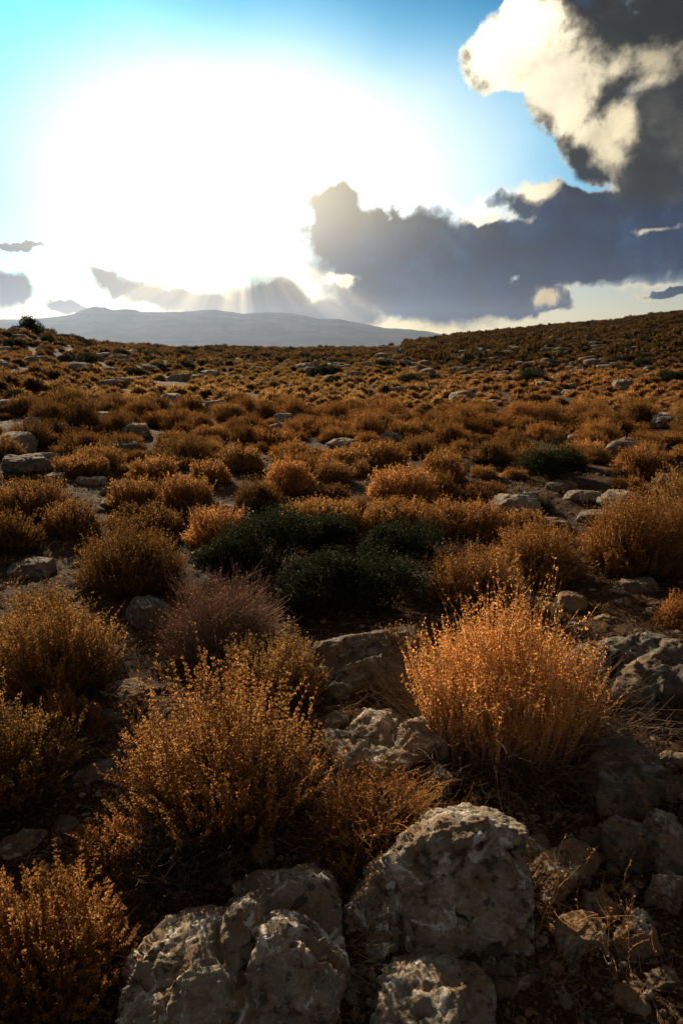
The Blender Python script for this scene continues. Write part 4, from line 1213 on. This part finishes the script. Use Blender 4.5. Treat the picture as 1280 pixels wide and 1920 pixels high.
# dark bushes standing on the skyline at the left, and others dotted over the far plain
bl = [(35, 632, 18, 'leftmost of the dark bushes on the left skyline'), (54, 630, 34, 'tallest dark bush on the left skyline'), (76, 632, 24, 'dark bush right of the tallest one on the left skyline'), (93, 634, 22, 'rightmost dark bush on the left skyline')]
for k, (px, py, h_, lab) in enumerate(bl):
    aa, _ = px_ae(px, py); D = np.interp(aa, CA, CD) - 2
    xq, yq = D * math.sin(R(aa)), D * math.cos(R(aa))
    add_evergreen(xq, yq, ever_var[k % 3], lab, rz=k, sc=(h_ * D / FPX * 1.1, h_ * D / FPX * 1.1, h_ * D / FPX * 1.7))
x5, y5, r5, a5 = cells(24, 100, 3.6, 31, .55)
m = (r5 < np.interp(a5, CA, CD)) & ((r5 > 30) | (FR.rand(len(r5)) < .4))
x5, y5, r5, a5 = x5[m], y5[m], r5[m], a5[m]
o5 = np.argsort(r5)[:150]
for k in o5:
    s_ = FR.uniform(.9, 1.6)
    side = 'left' if a5[k] < -9 else 'right' if a5[k] > 9 else 'middle'
    add_evergreen(x5[k], y5[k], ever_var[k % 3], 'dark green bush on the far plain, %s, %s' % (('nearest of them', 'near its front', 'around its middle', 'towards its back', 'close to the skyline')[int(np.searchsorted([30, 40, 52, 66], r5[k]))], SIDES[int(np.clip((a5[k] + 27) / 6, 0, 8))]), rz=FR.rand() * 6.28, sc=(s_, s_, s_ * .8), group='dark bushes on the far plain')

# rocks of the field
rock_me = []
for k, V in enumerate(rock_var):
    rock_me.append([make_mesh('rock', V, ICO[4][1], [mm], smooth=True) for mm in (M_ROCK, M_ROCKP, M_ROCKD)])
x6, y6, r6, a6 = cells(6.5, 60, 1.9, 32, .75)
cl = pnoise(np.stack([x6, y6, np.zeros_like(x6)], 1) / 5.0 + 50) + FR.normal(size=len(x6)) * .15
m = (cl > .05) | ((a6 < -15) & (cl > -.1))
x6, y6, r6, a6 = x6[m], y6[m], r6[m], a6[m]
o6 = np.argsort(r6)[:150]
for k in o6:
    s_ = FR.uniform(.2, .6) * (1 + r6[k] / 45)
    side = 'left' if a6[k] < -9 else 'right' if a6[k] > 9 else 'middle'
    band = 'nearer part' if r6[k] < 14 else 'middle part' if r6[k] < 26 else 'far part'
    link('rock', rock_me[k % 9][(0, 0, 1)[k % 3] if r6[k] > 12 else (0, 2, 0)[k % 3]], (x6[k], y6[k], terr1(x6[k], y6[k]) + s_ * .12), FR.rand() * 6.28, (s_, s_, s_ * FR.uniform(.7, 1.1)),
         label='%s grey rock, %s, %s' % ('small' if s_ / (1 + r6[k] / 45) < .36 else 'broad', (BANDS + ['on the far plain', 'far off on the plain', 'near the end of the plain'])[int(np.searchsorted([8.5, 10.5, 12.5, 14.5, 16.5, 18.5, 24, 32, 42], r6[k]))], SIDES[int(np.clip((a6[k] + 27) / 6, 0, 8))]), category='rock', group='rocks scattered among the shrubs')
# outcrops on the hill at the right
hillpx = [(1062, 657, 16), (1080, 658, 14), (1122, 656, 26), (1140, 654, 18), (1150, 652, 12), (1020, 660, 10), (985, 658, 12), (970, 656, 10), (948, 654, 8), (1165, 690, 18), (1205, 688, 16), (1212, 693, 14), (1180, 700, 10),
          (900, 690, 18), (930, 695, 24), (950, 693, 16), (820, 672, 14), (860, 668, 10), (1240, 680, 10), (1260, 660, 10), (1200, 640, 10), (1100, 640, 8), (1160, 625, 8), (1230, 620, 9), (1255, 600, 8), (1045, 690, 10), (1000, 680, 10), (1110, 672, 12), (1050, 645, 8), (1190, 655, 9), (1010, 650, 9), (1270, 640, 9)]
for k, (px, py, wv) in enumerate(hillpx):
    xq, yq, zq, sq = gp(px, py)
    s_ = wv * sq
    link('rock', rock_me[k % 9][1], (xq, yq, zq + s_ * .15), k * 1.3, (s_, s_ * .8, s_ * .75), label='pale outcrop on the right hillside, %s, %s' % ('at its foot' if py > 685 else 'low down' if py > 662 else 'half way up' if py > 640 else 'near the top', 'left end' if px < 940 else 'left of its middle' if px < 1040 else 'in its middle' if px < 1130 else 'right of its middle' if px < 1200 else 'right end'), category='rock', group='pale outcrops on the right hillside')

def merged_stones(name, x, y, size, mtl, label, cat, sub=1, z=None, sink=.2):
    VV, FF = [], []
    vs = []
    for k in range(8):
        V, F = stone_shape(600 + k, (1, .8, .6), sub, planes=8); vs.append(V)
    z = soil(x, y) if z is None else z
    n = len(x)
    vi = FR.randint(8, size=n); rot = FR.rand(n) * 6.28
    base = np.stack(vs)[vi]
    c, s = np.cos(rot)[:, None], np.sin(rot)[:, None]
    W_ = np.empty_like(base)
    st = FR.uniform(.7, 1.3, (n, 3))
    base = base * st[:, None]
    W_[..., 0] = (base[..., 0] * c - base[..., 1] * s) * size[:, None] + x[:, None]
    W_[..., 1] = (base[..., 0] * s + base[..., 1] * c) * size[:, None] + y[:, None]
    W_[..., 2] = base[..., 2] * size[:, None] + z[:, None] + (.3 - sink) * size[:, None]
    nv = base.shape[1]
    F = (ICO[sub][1][None] + (np.arange(n) * nv)[:, None, None]).reshape(-1, 3)
    me = make_mesh(name, W_.reshape(-1, 3), F, [mtl], smooth=False)
    link(name, me, kind='stuff', label=label, category=cat)
# gravel and stone chips on the bare soil
n = 5200
rr = FR.uniform(1.0, 1, n) * np.exp(FR.uniform(math.log(1.05), math.log(11), n)); aa = np.radians(FR.uniform(-36, 36, n))
gx, gy = rr * np.sin(aa), rr * np.cos(aa)
gm = pnoise(np.stack([gx, gy, 0 * gx], 1) / .5 + 8) > -.15
gx, gy, rr = gx[gm], gy[gm], rr[gm]
merged_stones('gravel', gx, gy, np.exp(FR.uniform(math.log(.006), math.log(.03), len(gx))) * (1 + rr / 7), M_ROCKB, 'small brown stones and chips strewn over the bare soil', 'gravel', sub=2)
n = 5200
rr = np.exp(FR.uniform(math.log(45), math.log(225), n)); aa = np.radians(FR.uniform(3, 40, n))
hx, hy = rr * np.sin(aa), rr * np.cos(aa)
hk = pnoise(np.stack([hx / 9, hy / 22, 0 * hx], 1) + 3) + .25 * pnoise(np.stack([hx, hy, 0 * hx], 1) / 3) > .02
hx, hy, rr, aa = hx[hk], hy[hk], rr[hk], aa[hk]
hm = (rr < np.interp(np.degrees(aa), CA, CD) + 2) & (rr > 50)
hx, hy, rr = hx[hm], hy[hm], rr[hm]
merged_stones('hill_rubble', hx, hy, FR.uniform(.25, 1.0, len(hx)) ** 2.2 * 1.5, M_ROCKD, 'rubble strewn over the hillside on the right', 'rubble', sub=2, z=terrain(hx, hy))

# low dry tufts between the shrubs
n = 4200
rr = np.exp(FR.uniform(math.log(1.6), math.log(30), n)); aa = np.radians(FR.uniform(-36, 36, n))
tx, ty = rr * np.sin(aa), rr * np.cos(aa)
tm = (pnoise(np.stack([tx, ty, 0 * tx], 1) / 1.3 + 60) > -.08)
tx, ty, rr = tx[tm], ty[tm], rr[tm]
tv = [far_variant(60 + k, 46, .012) for k in range(6)]
tc_ = np.array([.62, .52, .42]) * (.35 + .6 * FR.rand(len(tx)))[:, None]
o_ = scatter('dry_tufts', (tx, ty), (.07 + .13 * FR.rand(len(tx)) ** 2) * (1 + rr / 22), tc_, tv, 'low dry tufts of grass and seedlings between the shrubs')
o_['category'] = 'grass tufts'

# dead twigs, straw and fallen leaves lying on the ground
def litter():
    rng = np.random.RandomState(9)
    n = 9000
    rr = np.exp(rng.uniform(math.log(1.0), math.log(9), n)); aa = np.radians(rng.uniform(-36, 36, n))
    x, y = rr * np.sin(aa), rr * np.cos(aa)
    z = soil(x, y) + .004
    b = np.stack([x, y, z], 1)
    ph = rng.rand(n) * 6.28
    d = np.stack([np.cos(ph), np.sin(ph), rng.normal(size=n) * .18 + .05], 1)
    P = grow(b, d, rng.uniform(.02, .13, n) * (1 + rr / 8), 4, rng, up=0, wig=.16)
    P[..., 2] = np.maximum(P[..., 2], terrain(P[..., 0].ravel(), P[..., 1].ravel()).reshape(n, 5) - .01)
    V, F = tubes(P, (.0008 + .0004 * rr / 4)[:, None] * np.linspace(1.2, .6, 5)[None])
    c = np.array([.26, .19, .13]) * np.repeat(rng.uniform(.35, 1.5, n), 15)[:, None]
    n2 = 16000
    rr = np.exp(rng.uniform(math.log(1.0), math.log(9), n2)); aa = np.radians(rng.uniform(-36, 36, n2))
    x, y = rr * np.sin(aa), rr * np.cos(aa)
    b = np.stack([x, y, soil(x, y) + .004], 1)
    dd = unit(rng.normal(size=(n2, 3)) * np.array([1, 1, .35]))
    V2, F2 = leafquads(b, dd, rng.uniform(.005, .013, n2) * (1 + rr / 6), rng.uniform(.003, .008, n2) * (1 + rr / 6), rng)
    c2 = np.array([.34, .19, .09]) * np.repeat(rng.uniform(.25, 1.4, n2), 4)[:, None]
    me = make_mesh('litter', np.concatenate([V, V2]), [np.concatenate([F, F2 + len(V)])], [M_TWIG], col=np.concatenate([c, c2]))
    link('litter', me, kind='stuff', label='dead twigs, straw and fallen leaves lying on the soil', category='litter')
litter()
print('script built in %.1f s' % (time.time() - T0))
